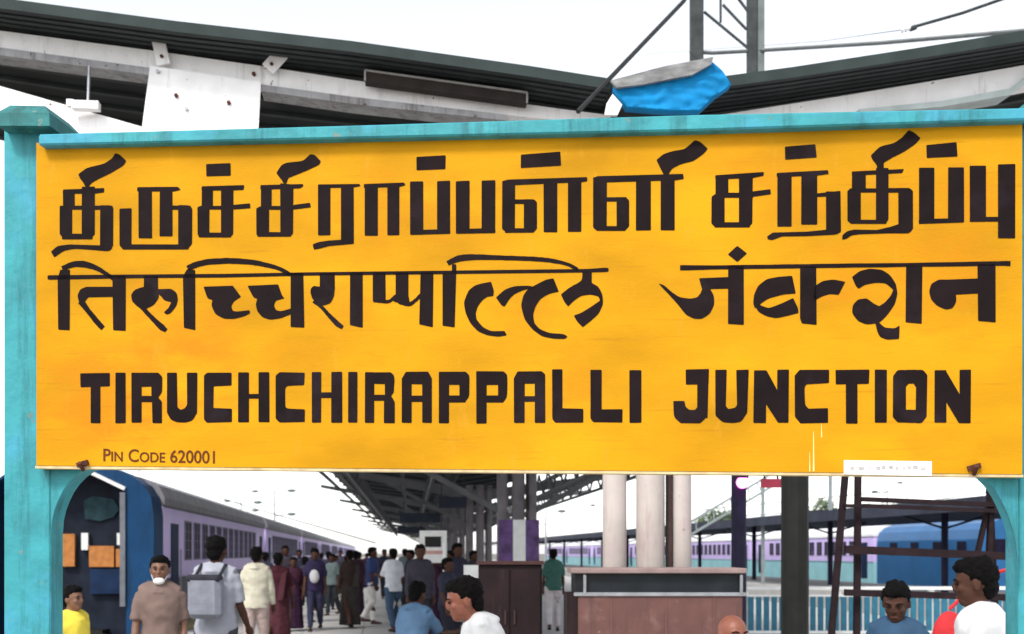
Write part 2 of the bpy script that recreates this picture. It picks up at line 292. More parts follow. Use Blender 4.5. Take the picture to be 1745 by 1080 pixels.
# ---- lettering, traced stroke by stroke: (crop x, crop y, scale) then glyphs of r=rect, p=polygon, s=brush stroke (x,y,width)
r = lambda *a: ('r', a)
p = lambda *a: ('p', a)
s = lambda *a: ('s', a)
T = 5.141
LET = [
 (80, 240, T, [
  [p(140,425,500,412,500,450,420,462,140,462), r(140,430,243,600), p(305,400,420,400,418,820,380,858,305,862), r(112,566,575,602), p(110,572,220,572,220,862,150,862,110,815),
   r(130,812,400,862), p(465,563,560,563,580,585,580,920,540,965,465,950), p(575,940,540,968,400,955,250,943,150,960,65,1020,35,970,90,918,200,905,480,915,520,900),
   p(275,290,350,235,500,200,570,155,600,105,640,120,695,175,670,215,560,280,450,335,385,370,362,410,340,410,320,365,290,330)],
  [p(790,405,1150,400,1172,428,1110,442,790,442), r(802,430,920,852), r(987,430,1100,836), r(1090,566,1260,602), p(1150,562,1245,562,1272,590,1272,900,1235,945,1150,945), r(660,905,1240,950), p(635,592,740,588,740,950,665,950,635,915)]]),
 (320, 240, T, [
  [p(160,202,375,193,375,303,162,310), p(120,397,495,385,490,428,400,432,120,436), r(122,397,220,600), p(85,580,120,565,190,565,188,843,110,843,85,820), p(290,400,400,400,398,815,370,845,290,845), r(95,803,380,845), r(120,568,400,602), p(390,560,545,545,550,590,390,602)],
  [p(635,387,1010,378,1012,395,985,414,635,426), r(640,390,735,602), p(600,590,640,570,712,570,712,836,620,836,600,820), p(810,370,925,380,922,810,895,838,810,838), r(610,798,905,838), r(640,568,930,602), p(925,560,1070,540,1078,583,925,602),
   p(775,280,820,210,870,190,1010,175,1070,115,1110,120,1165,180,1150,210,1040,260,880,325,862,372,838,372,825,345,790,300)]]),
 (560, 240, T, [
  [p(-94,380,0,380,270,376,280,396,215,408,-94,412), r(-94,385,15,826), p(108,385,220,385,220,900,108,900), p(220,865,220,902,0,922,-80,945,-130,952,-140,905,-90,885,0,872,108,866)],
  [p(308,377,660,364,675,388,620,402,308,412), r(315,380,430,830), p(515,380,620,380,618,826,515,826)],
  [p(770,140,1025,125,1022,248,770,256), p(714,356,828,352,828,822,714,822), p(950,352,1065,348,1065,810,950,815), p(714,782,1065,772,1065,812,714,824)],
  [p(1115,352,1235,346,1235,806,1115,808), p(1340,348,1460,342,1460,805,1340,806), p(1115,772,1460,764,1460,806,1115,812)]]),
 (800, 240, T, [
  [p(450,120,795,93,802,215,450,236), p(288,350,340,338,1030,315,1032,352,990,360,400,388,288,395), p(288,350,400,350,398,798,320,798,285,770), r(388,512,570,552), p(476,510,565,510,592,535,592,770,560,802,476,802), r(310,764,565,804), r(650,333,770,800), r(862,330,980,796)]]),
 (960, 220, T, [
  [p(262,425,300,412,1050,392,1056,436,980,446,400,466,262,470), p(262,420,382,420,378,886,290,886,260,860), r(360,595,555,634), p(466,595,545,595,576,622,576,850,540,888,466,888), r(290,848,545,890), r(636,425,766,886), r(852,400,976,886),
   p(815,270,880,215,960,190,1060,175,1110,135,1150,95,1200,110,1265,170,1230,215,1140,280,1030,305,950,345,922,395,878,395,840,320)]]),
 (1200, 220, T, [
  [p(98,402,525,375,520,408,430,426,98,442), r(100,402,212,600), p(65,590,100,565,178,565,178,858,95,858,62,825), p(305,395,425,392,422,825,390,858,305,858), r(90,814,400,860), r(100,556,430,600), p(420,546,580,524,586,570,420,592)],
  [p(708,152,975,130,986,248,710,266), p(635,382,1085,358,1090,392,990,406,635,418), r(640,385,765,852), r(850,380,990,836), p(975,562,1195,540,1195,585,975,592), p(1068,545,1195,545,1198,900,1160,922,1068,918), p(1190,900,1150,924,900,936,680,940,600,972,560,965,550,940,600,905,900,896,1070,880)]]),
 (1455, 210, T, [
  [p(-18,420,440,400,425,434,-18,458), r(-16,420,105,600), p(-56,590,-20,565,62,565,62,878,-30,878,-56,850), p(195,390,305,390,305,840,280,878,195,878), r(-30,845,285,880), r(-40,570,310,606), r(300,566,490,606), p(390,566,490,566,518,590,518,925,470,958,390,950),
   p(510,940,480,962,300,964,50,972,-20,980,-60,1010,-101,1020,-100,980,-60,945,0,930,200,934,330,905,400,880,515,880),
   p(150,280,230,200,350,175,420,130,480,60,530,80,585,130,540,180,440,250,340,300,262,345,262,410,200,410,205,370,160,310)],
  [p(636,190,900,163,908,290,640,302), r(570,388,706,876), r(826,384,966,866), p(570,838,966,828,966,868,570,880)],
  [r(1016,370,1158,862), r(1016,818,1275,860), p(1262,360,1415,356,1415,1008,1262,1005)]]),
 (0, 0, 1, [[p(81,469,86,468.6,240,467.4,380,466.6,520,463.8,760,461,1000,458.2,1032,456,1037,456.6,1037,462.6,1032,463.4,1000,464,760,466.8,520,469.4,380,472.6,240,473.4,86,476.2,81,476)]]),
 (75, 420, 6, [
  [p(165,235,265,235,262,855,145,850,138,330), s(185,225,50,300,182,60,420,182,65,540,222,50,620,268,40,710,330,40), p(340,500,370,435,430,410,705,410,705,515,450,520,420,560,365,590), s(375,555,70,450,655,52,560,790,56,605,835,50), p(700,300,835,300,835,862,705,855)],
  [r(1020,300,1165,470), p(890,490,930,440,1020,410,1165,400,1175,520,1120,600,1040,640,960,620,900,560), s(925,540,60,1020,640,44,1120,745,50,1200,822,62,1250,860,40), p(1160,435,1300,430,1355,470,1370,540,1350,610,1290,685,1250,695,1225,670,1270,630,1300,570,1230,550,1200,510,1160,480)],
  [p(1465,230,1545,240,1548,855,1430,830,1420,300)]]),
 (310, 420, 6, [
  [s(60,225,60,130,190,60,250,160,60,400,148,60,500,146,58,700,158,55,850,185,48,1000,228,40,1110,290,40)],
  [p(220,410,520,398,605,512,530,560,505,610,520,655,560,665,690,650,698,680,640,712,540,740,430,740,340,690,300,600,312,545,260,530)],
  [p(670,400,985,385,1020,495,1048,530,960,552,940,600,960,650,1010,662,1120,630,1120,690,1010,732,900,750,820,720,770,660,755,590,770,535,730,520), p(1110,270,1240,270,1250,830,1110,822)],
  [r(1410,270,1562,450), p(1318,430,1345,400,1410,410,1562,380,1558,500,1520,580,1450,605,1390,590,1330,530,1315,470), s(1350,550,50,1430,620,36,1520,720,44,1590,790,52,1645,828,36)]]),
 (520, 420, 6, [
  [p(458,265,588,265,590,830,540,820,458,800)],
  [r(692,265,822,560), s(700,542,50,780,556,40,850,562,34,900,530,34,960,480,40), r(925,265,1056,560), p(900,500,1056,500,1070,570,1000,592,900,560), s(960,560,50,1060,588,44,1120,555,34,1200,480,40), p(1180,265,1310,265,1305,825,1165,795)],
  [p(1500,180,1545,180,1545,250,1530,825,1405,808,1405,265,1500,265)]]),
 (760, 420, 6, [
  [s(15,172,50,60,150,56,150,118,66,300,108,60,560,114,48,900,126,46,1100,147,42,1250,184,36,1345,235,36)],
  [p(350,380,460,358,490,450,485,505,420,515,370,550,325,610,302,680,312,745,380,825,460,866,600,862,620,905,540,922,430,910,330,868,250,785,200,680,182,570,230,450,290,400), p(510,520,600,440,700,405,850,398,920,420,800,442,700,485,650,530,600,612,570,605)],
  [p(830,440,920,390,1020,338,1100,325,1155,460,1060,482,970,530,915,610,890,700,905,785,960,845,1060,885,1200,892,1245,920,1215,945,1100,942,980,918,880,845,800,740,765,600,790,500),
   p(1175,490,1260,420,1390,350,1395,260,1492,260,1490,370,1560,410,1600,490,1608,590,1560,690,1480,760,1400,825,1340,765,1305,705,1380,680,1480,618,1575,550,1560,508,1480,490,1380,502,1300,560,1250,612,1210,565)]]),
 (0, 0, 1, [[s(1159,456,9,1230,455.3,7,1400,452.8,7,1560,451,6.8,1700,448.8,8,1722,449,9)]]),
 (1110, 410, 6, [
  [p(780,140,880,52,978,130,880,218), p(785,250,945,250,945,860,785,850), p(488,385,790,372,790,490,600,495,520,505), p(515,500,600,488,640,560,645,650,600,745,520,798,440,798,355,760,270,650,180,550,120,490,75,435,130,455,200,520,290,578,400,592,470,578,505,535)],
  [p(1520,260,1685,260,1690,860,1540,845,1520,790), p(1440,358,1478,540,1350,550,1200,590,1120,640,1105,670,1060,690,1040,640,1050,550,1090,460,1180,390,1300,368), p(1040,620,1110,660,1200,692,1330,640,1450,585,1500,690,1505,738,1400,765,1280,792,1180,775,1090,725)]]),
 (1270, 410, 6, [
  [p(700,470,790,410,900,395,1025,420,955,552,860,545,780,572,700,620)],
  [p(1092,370,1170,310,1270,283,1400,298,1480,350,1540,440,1558,540,1530,650,1450,762,1370,842,1240,858,1150,822,1092,740,1098,660,1150,600,1240,588,1310,640,1370,668,1430,630,1490,560,1512,500,1440,435,1330,430,1220,450,1160,492,1130,460), p(1330,835,1370,835,1400,865,1430,890,1530,895,1578,865,1575,1005,1450,1012,1380,985,1350,930)]]),
 (1440, 410, 6, [
  [p(625,255,792,255,785,850,620,835)],
  [p(960,402,1370,385,1370,540,1130,552,1000,560), p(858,520,880,440,960,395,1080,400,1130,500,1140,620,1100,690,1030,706,940,665,880,600), p(1355,240,1538,240,1540,835,1360,820)]]),
]
e = 6.017
LET += [
 (120, 610, e, [
  [p(100,156,402,150,402,288,105,300), r(206,280,306,668)], [r(460,150,566,668)],
  [r(625,150,730,662), p(625,150,900,150,942,190,942,290,625,300), p(830,250,942,250,940,350,900,405,830,450), r(725,388,905,452), p(835,430,900,405,936,445,938,668,840,668)],
  [p(990,150,1090,150,1096,505,1130,530,1172,515,1195,480,1195,150,1302,150,1297,560,1250,640,1180,662,1090,658,1030,632,990,560)],
  [p(1370,180,1400,150,1652,150,1652,280,1470,290,1465,510,1656,520,1656,655,1400,662,1370,630)]]),
 (390, 610, e, [
  [r(95,145,205,658), r(305,145,415,658), r(200,368,310,416)],
  [p(480,180,520,145,778,150,772,277,600,285,577,310,577,500,600,520,778,525,778,655,520,662,480,620)],
  [r(850,143,946,662), r(1050,140,1162,662), r(940,350,1055,408)], [r(1222,140,1318,662)],
  [r(1395,145,1490,664), p(1395,145,1660,145,1695,180,1697,270,1395,262), p(1600,240,1697,240,1692,350,1660,395,1600,440), r(1485,375,1662,438), p(1590,420,1665,390,1700,450,1702,668,1590,668)]]),
 (590, 610, e, [
  [r(570,200,670,664), r(780,200,877,664), p(570,210,612,142,840,140,877,205,877,268,570,268), r(660,384,790,448)],
  [r(950,140,1055,668), p(950,140,1225,140,1262,175,1262,272,950,275), p(1160,250,1262,250,1262,395,1215,455,1160,455), r(1050,384,1225,455)],
  [r(1333,135,1440,672), p(1333,135,1612,135,1652,170,1654,275,1333,278), p(1555,250,1654,250,1650,400,1610,455,1555,455), r(1435,384,1612,455)]]),
 (830, 610, e, [
  [r(275,200,385,664), r(490,160,596,664), p(275,205,312,136,560,134,596,165,596,262,275,266), r(378,390,495,448)],
  [r(668,114,772,560), p(668,510,780,515,987,520,987,662,700,662,668,625)],
  [r(1060,120,1176,560), p(1060,520,1176,525,1388,525,1388,660,1090,656,1060,622)], [r(1460,124,1582,664)]]),
 (1130, 610, e, [
  [p(232,118,472,112,465,270,235,272), p(350,115,470,113,456,620,350,560), p(103,440,220,438,232,500,270,532,330,532,352,495,458,480,452,600,380,668,180,668,110,605)],
  [p(535,120,652,118,642,490,670,524,740,510,757,480,750,122,878,118,862,560,800,652,720,667,610,657,538,590)],
  [p(932,125,1058,125,1055,668,925,665), p(1170,120,1292,118,1285,664,1170,640), p(950,125,1062,125,1180,350,1285,480,1285,664,1180,664,1050,460,935,300)],
  [p(1350,180,1400,120,1702,118,1702,256,1470,270,1450,300,1455,480,1490,520,1692,513,1692,665,1410,670,1350,600)]]),
 (1380, 610, e, [
  [p(265,122,612,118,607,264,265,270), r(370,255,490,672)], [r(667,118,790,662)],
  [p(853,185,900,120,985,120,985,662,900,662,850,605), p(1092,120,1160,120,1206,172,1197,600,1150,667,1085,667), r(980,120,1095,262), r(980,530,1095,664), p(980,250,1030,255,1000,275,980,310), p(1060,255,1100,250,1096,310)],
  [p(1280,124,1402,124,1400,662,1278,662), p(1535,120,1652,116,1648,667,1535,640), p(1285,124,1392,124,1540,380,1650,500,1645,667,1530,667,1400,450,1285,300)]]),
]
def catmull(pts, n=6):
    out = []
    for i in range(len(pts) - 1):
        a, b, c, d = pts[max(i-1, 0)], pts[i], pts[i+1], pts[min(i+2, len(pts)-1)]
        for k in range(n):
            t = k/n
            out.append(tuple(.5*((2*b[j]) + (-a[j]+c[j])*t + (2*a[j]-5*b[j]+4*c[j]-d[j])*t*t + (-a[j]+3*b[j]-3*c[j]+d[j])*t**3) for j in range(3)))
    out.append(pts[-1]); return out
def smooth_poly(q, k=1.4):
    """round the corners of a traced polygon: gentle bends become curves, sharp corners stay nearly sharp"""
    for _ in range(2):
        o2 = []; n = len(q)
        for i in range(n):
            a, b, c = Vector(q[i-1]), Vector(q[i]), Vector(q[(i+1) % n]); d1, d2 = b - a, c - b
            if d1.length < .3 or d2.length < .3: o2.append(tuple(b)); continue
            if 6 < math.degrees(d1.angle(d2)) < 58 and max(d1.length, d2.length) < 32:
                o2 += [tuple(b - d1*.25), tuple(b*.5 + (b - d1*.25)*.25 + (b + d2*.25)*.25), tuple(b + d2*.25)]
            else: o2.append(tuple(b))
        q = o2
    out = []; n = len(q)
    for i in range(n):
        a, b, c = Vector(q[i-1]), Vector(q[i]), Vector(q[(i+1) % n])
        la, lc = (a-b).length, (c-b).length
        if la < 1e-3 or lc < 1e-3: continue
        da, dc = (a-b)/la, (c-b)/lc; kk = min(k, la*.35, lc*.35)
        p0, p1 = b + da*kk, b + dc*kk
        out += [p0, (p0 + p1 + b*1.2)/3.2, p1]
    return [tuple(x) for x in out]
wob = random.Random(11)
def glyph_polys(ox, oy, sc, shapes):
    res = []
    for kind, a in shapes:
        if kind == 'r': x0, y0, x1, y1 = a; q = [(x0, y0), (x1, y0), (x1, y1), (x0, y1)]
        elif kind == 'p': q = [(a[i], a[i+1]) for i in range(0, len(a), 2)]
        else:
            st = catmull([(a[i], a[i+1], a[i+2]) for i in range(0, len(a), 3)]); Lf, Rt = [], []
            for i, (x, y, w_) in enumerate(st):
                dx = st[min(i+1, len(st)-1)][0] - st[max(i-1, 0)][0]; dy = st[min(i+1, len(st)-1)][1] - st[max(i-1, 0)][1]
                l = math.hypot(dx, dy) or 1; Lf.append((x - dy/l*w_/2, y + dx/l*w_/2)); Rt.append((x + dy/l*w_/2, y - dx/l*w_/2))
            q = Lf + Rt[::-1]
        q = [(ox + x/sc + wob.uniform(-.25, .25), oy + y/sc + wob.uniform(-.25, .25)) for x, y in q]
        res.append(smooth_poly(q) if kind != 's' else q)
    return res
def paint(polys, name, m, off=-.0016):
    vs_, fs = [], []
    for q in polys:
        if sum(a_[0]*b_[1] - b_[0]*a_[1] for a_, b_ in zip(q, q[1:] + q[:1])) > 0: q = q[::-1]
        fs.append(list(range(len(vs_), len(vs_) + len(q)))); vs_ += [Vector((x, -y)) for x, y in q]
    v2, _e, f2, _ov, _oe, of = delaunay_2d_cdt(vs_, [], fs, 0, 1e-4)
    f2 = [f for f, o_ in zip(f2, of) if o_]
    mb = MB(); mb.add([S(v.x, -v.y, off) for v in v2], [tuple(f) for f in f2]); return sp(mb, name, m)
for ox, oy, sc, glyphs in LET:
    for gl in glyphs: paint(glyph_polys(ox, oy, sc, gl), 'letter', INK)
# pin code line
cu = bpy.data.curves.new('pin', 'FONT'); cu.body = 'Pin Code 620001'; cu.size = 1; cu.offset = .011; cu.small_caps_scale = .78
for ch in cu.body_format: ch.use_small_caps = True
cu.space_character = 1.0
to = bpy.data.objects.new('pin', cu); COL.objects.link(to)
me = bpy.data.meshes.new_from_object(to.evaluated_get(bpy.context.evaluated_depsgraph_get()))
xs = [v.co.x for v in me.vertices]; ys = [v.co.y for v in me.vertices]; x0, x1, y0, y1 = min(xs), max(xs), min(ys), max(ys)
mb = MB(); mb.add([S(176 + (v.co.x-x0)/(x1-x0)*190, 786 - (v.co.y-y0)/(y1-y0)*22 + (v.co.x-x0)/(x1-x0)*4, -.0016) for v in me.vertices], [tuple(f.vertices) for f in me.polygons])
sp(mb, 'pin_code_line', PIN); bpy.data.objects.remove(to)

# ------------------------------------------------------------ the butterfly canopy behind the board
VX, VZ = 1.95, 5.0         # valley line: lateral offset and height
NEAR, FAR = 8.75, 150.
can = empty('platform_canopy', loc2(CAN, VX, 9.6), 'dark butterfly platform canopy with white cantilever beams above and behind the name board', 'canopy', rz=CAN)
Cinv = Matrix.Rotation(-CAN, 4, 'Z')
def CP(u, v, Y, dy=0.):  # photo pixel at depth Y to the canopy's own coordinates
    return Cinv @ (P(u, v, Y) - can.location) + Vector((0, dy, 0))
def cb(mb, name, m, **k): return mb.build(name, m, can, **k)
# roof sheets: outline of the near edge read at depth ~NEAR
lw = [CP(-260, -38, 8.75), CP(0, 2, 8.75), CP(300, 42, 8.75), CP(600, 76, 8.75), CP(900, 118, 8.75), CP(1040, 140, 8.75)]
rw = [CP(1200, 140, 8.75), CP(1351, 120, 8.75), CP(1560, 88, 8.75), CP(1745, 58, 8.75), CP(1990, 14, 8.75)]
dl = FAR - NEAR
def sheet(edge, name):
    mb = MB(); n = len(edge); y0 = 0
    ys_ = [0, dl]; top = [q + Vector((0, 0, .0)) for q in edge]
    vs_ = []
    for y in ys_:
        vs_ += [q + Vector((0, y, 0)) for q in edge] + [q + Vector((0, y, -.035)) for q in edge]
    f = []
    for i in range(n-1):
        f += [(i, i+1, 2*n+i+1, 2*n+i), (n+i, 3*n+i, 3*n+i+1, n+i+1), (i, n+i, n+i+1, i+1), (2*n+i, 2*n+i+1, 3*n+i+1, 3*n+i)]
    f += [(0, 2*n, 3*n, n), (n-1, 2*n-1, 4*n-1, 3*n-1)]
    mb.add(vs_, f); return cb(mb, name, ROOF)
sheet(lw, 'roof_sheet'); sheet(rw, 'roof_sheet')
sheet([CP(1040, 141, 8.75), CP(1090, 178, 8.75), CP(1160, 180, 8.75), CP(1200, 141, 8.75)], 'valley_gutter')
def ribs(edge, y0, y1, step, h, w_, name, m, z=-.037):
    k = 0; y = y0
    while y < y1:
        mb = MB(); n = len(edge)
        for i in range(n-1):
            a, b = edge[i] + Vector((0, y, z)), edge[i+1] + Vector((0, y, z))
            mb.hull8([a + Vector((0, 0, -h)), b + Vector((0, 0, -h)), b + Vector((0, w_, -h)), a + Vector((0, w_, -h)), a, b, b + Vector((0, w_, 0)), a + Vector((0, w_, 0))])
        cb(mb, name, m); y += step; k += 1
for ed in (lw, rw):
    ribs(ed, .02, .6, .09, .012, .05, 'sheet_rib', PURL)
    ribs(ed, .75, 4., .35, .03, .06, 'purlin', PURL)
    ribs(ed, 8, dl - 2, 4., .12, .1, 'purlin', PURL)
# fascia angle along the near edge
for ed in (lw, rw):
    mb = MB()
    for i in range(len(ed)-1):
        a, b = ed[i], ed[i+1]
        mb.hull8([a + Vector((0, -.02, -.06)), b + Vector((0, -.02, -.06)), b + Vector((0, -.003, -.06)), a + Vector((0, -.003, -.06)), a + Vector((0, -.02, .02)), b + Vector((0, -.02, .02)), b + Vector((0, -.003, .02)), a + Vector((0, -.003, .02))])
    cb(mb, 'edge_angle', mat('dark_green_grey_flashing', (.03, .042, .04), .6, .2, 4))
def beam(pts, dep, th, name, m, par=None, Y=9.1):  # pts: list of (u, vtop, vbottom)
    mb = MB()
    for (u0, a0, b0), (u1, a1, b1) in zip(pts, pts[1:]):
        q = [CP(u0, b0, Y), CP(u1, b1, Y), CP(u1, b1, Y, th), CP(u0, b0, Y, th), CP(u0, a0, Y), CP(u1, a1, Y), CP(u1, a1, Y, th), CP(u0, a0, Y, th)]
        mb.hull8([x + Vector((0, dep, 0)) for x in q])
    o = mb.build(name, m, par or can); return o
bl = beam([(-260, 20, 50), (0, 52, 82), (260, 86, 117), (450, 113, 144), (600, 136, 166), (960, 186, 206), (1040, 196, 212)], 0, .16, 'cantilever_beam', WHT)
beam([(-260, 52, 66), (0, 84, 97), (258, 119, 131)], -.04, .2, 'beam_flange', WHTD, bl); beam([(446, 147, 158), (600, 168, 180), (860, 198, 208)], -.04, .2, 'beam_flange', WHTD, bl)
b2 = beam([(1180, 203, 225), (1282, 187, 225), (1437, 163, 212), (1600, 136, 174), (1722, 115, 152), (1990, 66, 100)], 0, .16, 'cantilever_beam', WHT)
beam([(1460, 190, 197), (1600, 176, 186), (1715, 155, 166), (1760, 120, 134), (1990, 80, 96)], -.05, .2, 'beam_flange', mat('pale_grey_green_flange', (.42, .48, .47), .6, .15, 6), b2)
st = beam([(-200, 70, 118), (0, 145, 190), (240, 214, 262), (330, 238, 290)], .02, .12, 'strut', WHT)
mb = MB(); mb.prism([CP(258, 116, 9.1), CP(446, 144, 9.1), CP(441, 232, 9.1), CP(243, 232, 9.1)], Vector((0, .02, 0))); 
for v_ in range(len(mb.v)): mb.v[v_] = (mb.v[v_][0], mb.v[v_][1] - .05, mb.v[v_][2])
gp = cb(mb, 'gusset_plate', WHT)
def bolt(u, v, par, m=RUST, dy=-.052):
    mb = MB(); c = CP(u, v, 9.1) + Vector((0, dy, 0)); mb.tube([c, c + Vector((0, -.02, 0))], .016, 6); return mb.build('bolt', m, par)
for u, v in ((303, 168), (392, 180)): bolt(u, v, gp)
for u, v in ((272, 127), (320, 190)): bolt(u, v, gp, STEEL)
for u, v in ((433, 127), (282, 106)): bolt(u, v, bl, RUST, -.004)
def strap(a, b, w_):
    mb = MB(); A, B = CP(*a, 9.1), CP(*b, 9.1); d = (B - A).normalized(); n_ = Vector((d.z, 0, -d.x)) * w_/2
    mb.prism([A - n_*.6, A + n_*.6, A + d*.05 + n_, B + n_, B - n_, A + d*.05 - n_], Vector((0, .015, 0)))
    mb.v = [(x, y - .075, z) for x, y, z in mb.v]; o = cb(mb, 'strap', WHT)
    for t in (.15, .8): 
        c = A + (B - A)*t; q = MB(); q.tube([c + Vector((0, -.076, 0)), c + Vector((0, -.09, 0))], .014, 6); q.build('bolt', RUST, o)
strap((268, 52), (282, 116), .1); strap((493, 85), (458, 124), .11)
mb = MB(); mb.tube([CP(152, 112, 9.05), CP(150, 172, 9.05)], .012, 6); hr_ = cb(mb, 'hanger_rod', STEEL)
mb = MB(); mb.box(-.1, -.04, -.04, .1, .04, .02); mb.box(-.14, -.03, -.02, -.09, .03, .03); c = CP(148, 180, 9.05); mb.v = [(x + c.x, y + c.y - .02, z + c.z) for x, y, z in mb.v]; mb.build('clamp', WHT, hr_)
# tube light housing below the left wing
lf = MB(); q = [CP(622, 120, 8.95), CP(898, 158, 8.95), CP(898, 176, 8.95), CP(622, 138, 8.95)]
lf.prism(q, Vector((0, .1, 0))); lfx = cb(lf, 'light_housing', mat('dark_brown_housing', (.03, .024, .022), .6, .2, 10))
mb = MB()
for a, b in ((0, 1), (1, 2), (3, 0)): mb.bar(q[a] + Vector((0, -.006, 0)), q[b] + Vector((0, -.006, 0)), .014, .01)
mb.build('housing_trim', mat('dull_aluminium', (.3, .29, .28), .5, .15, 20), lfx)
# columns: clusters of three on the valley line every twelve metres
GCOL = mat('dull_grey_column_paint', (.17, .155, .165), .7, .2, 3., c2=(.11, .1, .105), f2=.55)
def column_cluster(y):
    CM = COLW if y < 1 else GCOL
    for (dx, w_, m) in ((-.27, .2, CM), (.03, .24, CM), (.29, .17, CM)):
        mb = MB(); b_ = .012; x0, x1 = dx - w_/2, dx + w_/2
        mb.tube([(dx, y, 0), (dx, y, 3.56)], w_/2, 20, squash=.95); o = cb(mb, 'column', m)
        for e_ in o.data.polygons: e_.use_smooth = abs(e_.normal.z) < .5
        q = MB(); q.box(x0 - .025, y - .125, 0, x1 + .025, y + .125, .3); q.build('base_plate', COLB, o)
    mb = MB(); mb.box(.150 + .02, y - .06, 0, .2, y + .06, 3.56); cb(mb, 'drain_pipe', COLB)
    for z in (1.2, 2.35, 3.2):
        mb = MB(); mb.box(-.165, y - .03, z, -.095, y + .03, z + .12); cb(mb, 'tie_plate', WHTD)
    if y > 1:  # cantilever beams for the frames further back
        for sx, L_, up in ((-1, 5.4, .85), (1, 5.0, .7)):
            mb = MB(); a = Vector((0, y - .06, 3.4)); b = Vector((sx*L_, y - .06, 3.4 + up))
            mb.hull8([a + Vector((0, 0, -.32)), b + Vector((0, 0, -.12)), b + Vector((0, .12, -.12)), a + Vector((0, .12, -.32)), a, b, b + Vector((0, .12, 0)), a + Vector((0, .12, 0))])
            cb(mb, 'cantilever_beam', mat('grey_steel_paint', (.085, .085, .09), .6, .2, 3))
            mb = MB(); mb.bar((sx*.15, y, 2.3), (sx*2.6, y, 3.62), .1, .1); cb(mb, 'strut', mat('grey_steel_paint', (.085, .085, .09)))
for k in range(11): column_cluster(k*12.)
mb = MB()
for x in (-4.3, -2.2, 2.2, 4.0): mb.box(x - .05, 14, 3.5 + abs(x)*.15 - .06, x + .05, dl - 3, 3.5 + abs(x)*.15 + .06)
cb(mb, 'longitudinal_beam', mat('grey_steel_paint', (.085, .085, .09)))
for x in (-3.4, -1.5, 1.4, 3.2):
    mb = MB(); zt_ = 3.44 + abs(x)*.15; zb_ = zt_ - .55
    mb.bar((x, 8, zb_), (x, 118, zb_), .07, .07)
    for k in range(55):
        y = 8 + k*2; mb.bar((x, y, zb_), (x, y + 1, zt_), .045, .045); mb.bar((x, y + 1, zt_), (x, y + 2, zb_), .045, .045)
    cb(mb, 'lattice_girder', mat('grey_steel_paint', (.085, .085, .09)))
mb = MB()
for x in (-4.9, 4.2): mb.box(x - .04, 14, 3.55 + abs(x)*.15 - .05, x + .04, dl - 3, 3.55 + abs(x)*.15 + .05)
cb(mb, 'eave_beam', mat('grey_steel_paint', (.085, .085, .09)))

# ceiling fans on rods and hanging boards under the canopy
def fan(x, y, label):
    f = empty('ceiling_fan', loc2(CAN, VX + x, 9.6 + y, 3.3), label, 'ceiling fan', 'ceiling fans under the canopy', rz=.4)
    mb = MB(); mb.tube([(0, 0, .05), (0, 0, .62)], .015, 6); mb.build('rod', PURL, f)
    mb = MB(); mb.tube([(0, 0, -.06), (0, 0, .06)], .11, 12); mb.build('motor', PURL, f)
    b = None
    for k in range(3):
        if b is None: mb = MB(); mb.box(.1, -.07, -.01, .68, .07, .0); b = mb.build('blade', PURL, f); o = b
        else: o = b.copy(); COL.objects.link(o); o.parent = f
        o.rotation_euler = (0, 0, k*2.094)
for i, (x, y) in enumerate(((-2.4, 40), (-2.4, 52), (2.2, 40), (-2.4, 66), (-1.2, 30))):
    fan(x, y, ['dark ceiling fan nearest the eave on the left', 'second ceiling fan from the eave, further back left', 'dark ceiling fan right of the grey column cluster', 'farthest small ceiling fan over the crowd', 'dark ceiling fan just under the board bottom edge'][i])
for i, (x, y, w_, h_) in enumerate(((-1.6, 34, 1.5, .34), (-1.9, 58, 1.6, .4), (-.9, 20, .7, .28))):
    f = empty('hanging_board', loc2(CAN, VX + x, 9.6 + y, 2.75), ['long dark hanging board above the crowd in mid canopy', 'farthest dark hanging board under the canopy', 'small dark hanging board nearest the grey column cluster'][i], 'sign', rz=CAN)
    mb = MB(); mb.box(-w_/2, -.05, 0, w_/2, .05, h_); mb.build('panel', mat('dark_blank_board', (.03, .035, .05), .5, .2, 4), f)
    mb = MB(); mb.bar((-w_*.4, 0, h_), (-w_*.4, 0, 1.1), .03, .03); mb.bar((w_*.4, 0, h_), (w_*.4, 0, 1.1), .03, .03); mb.build('hanger', PURL, f)

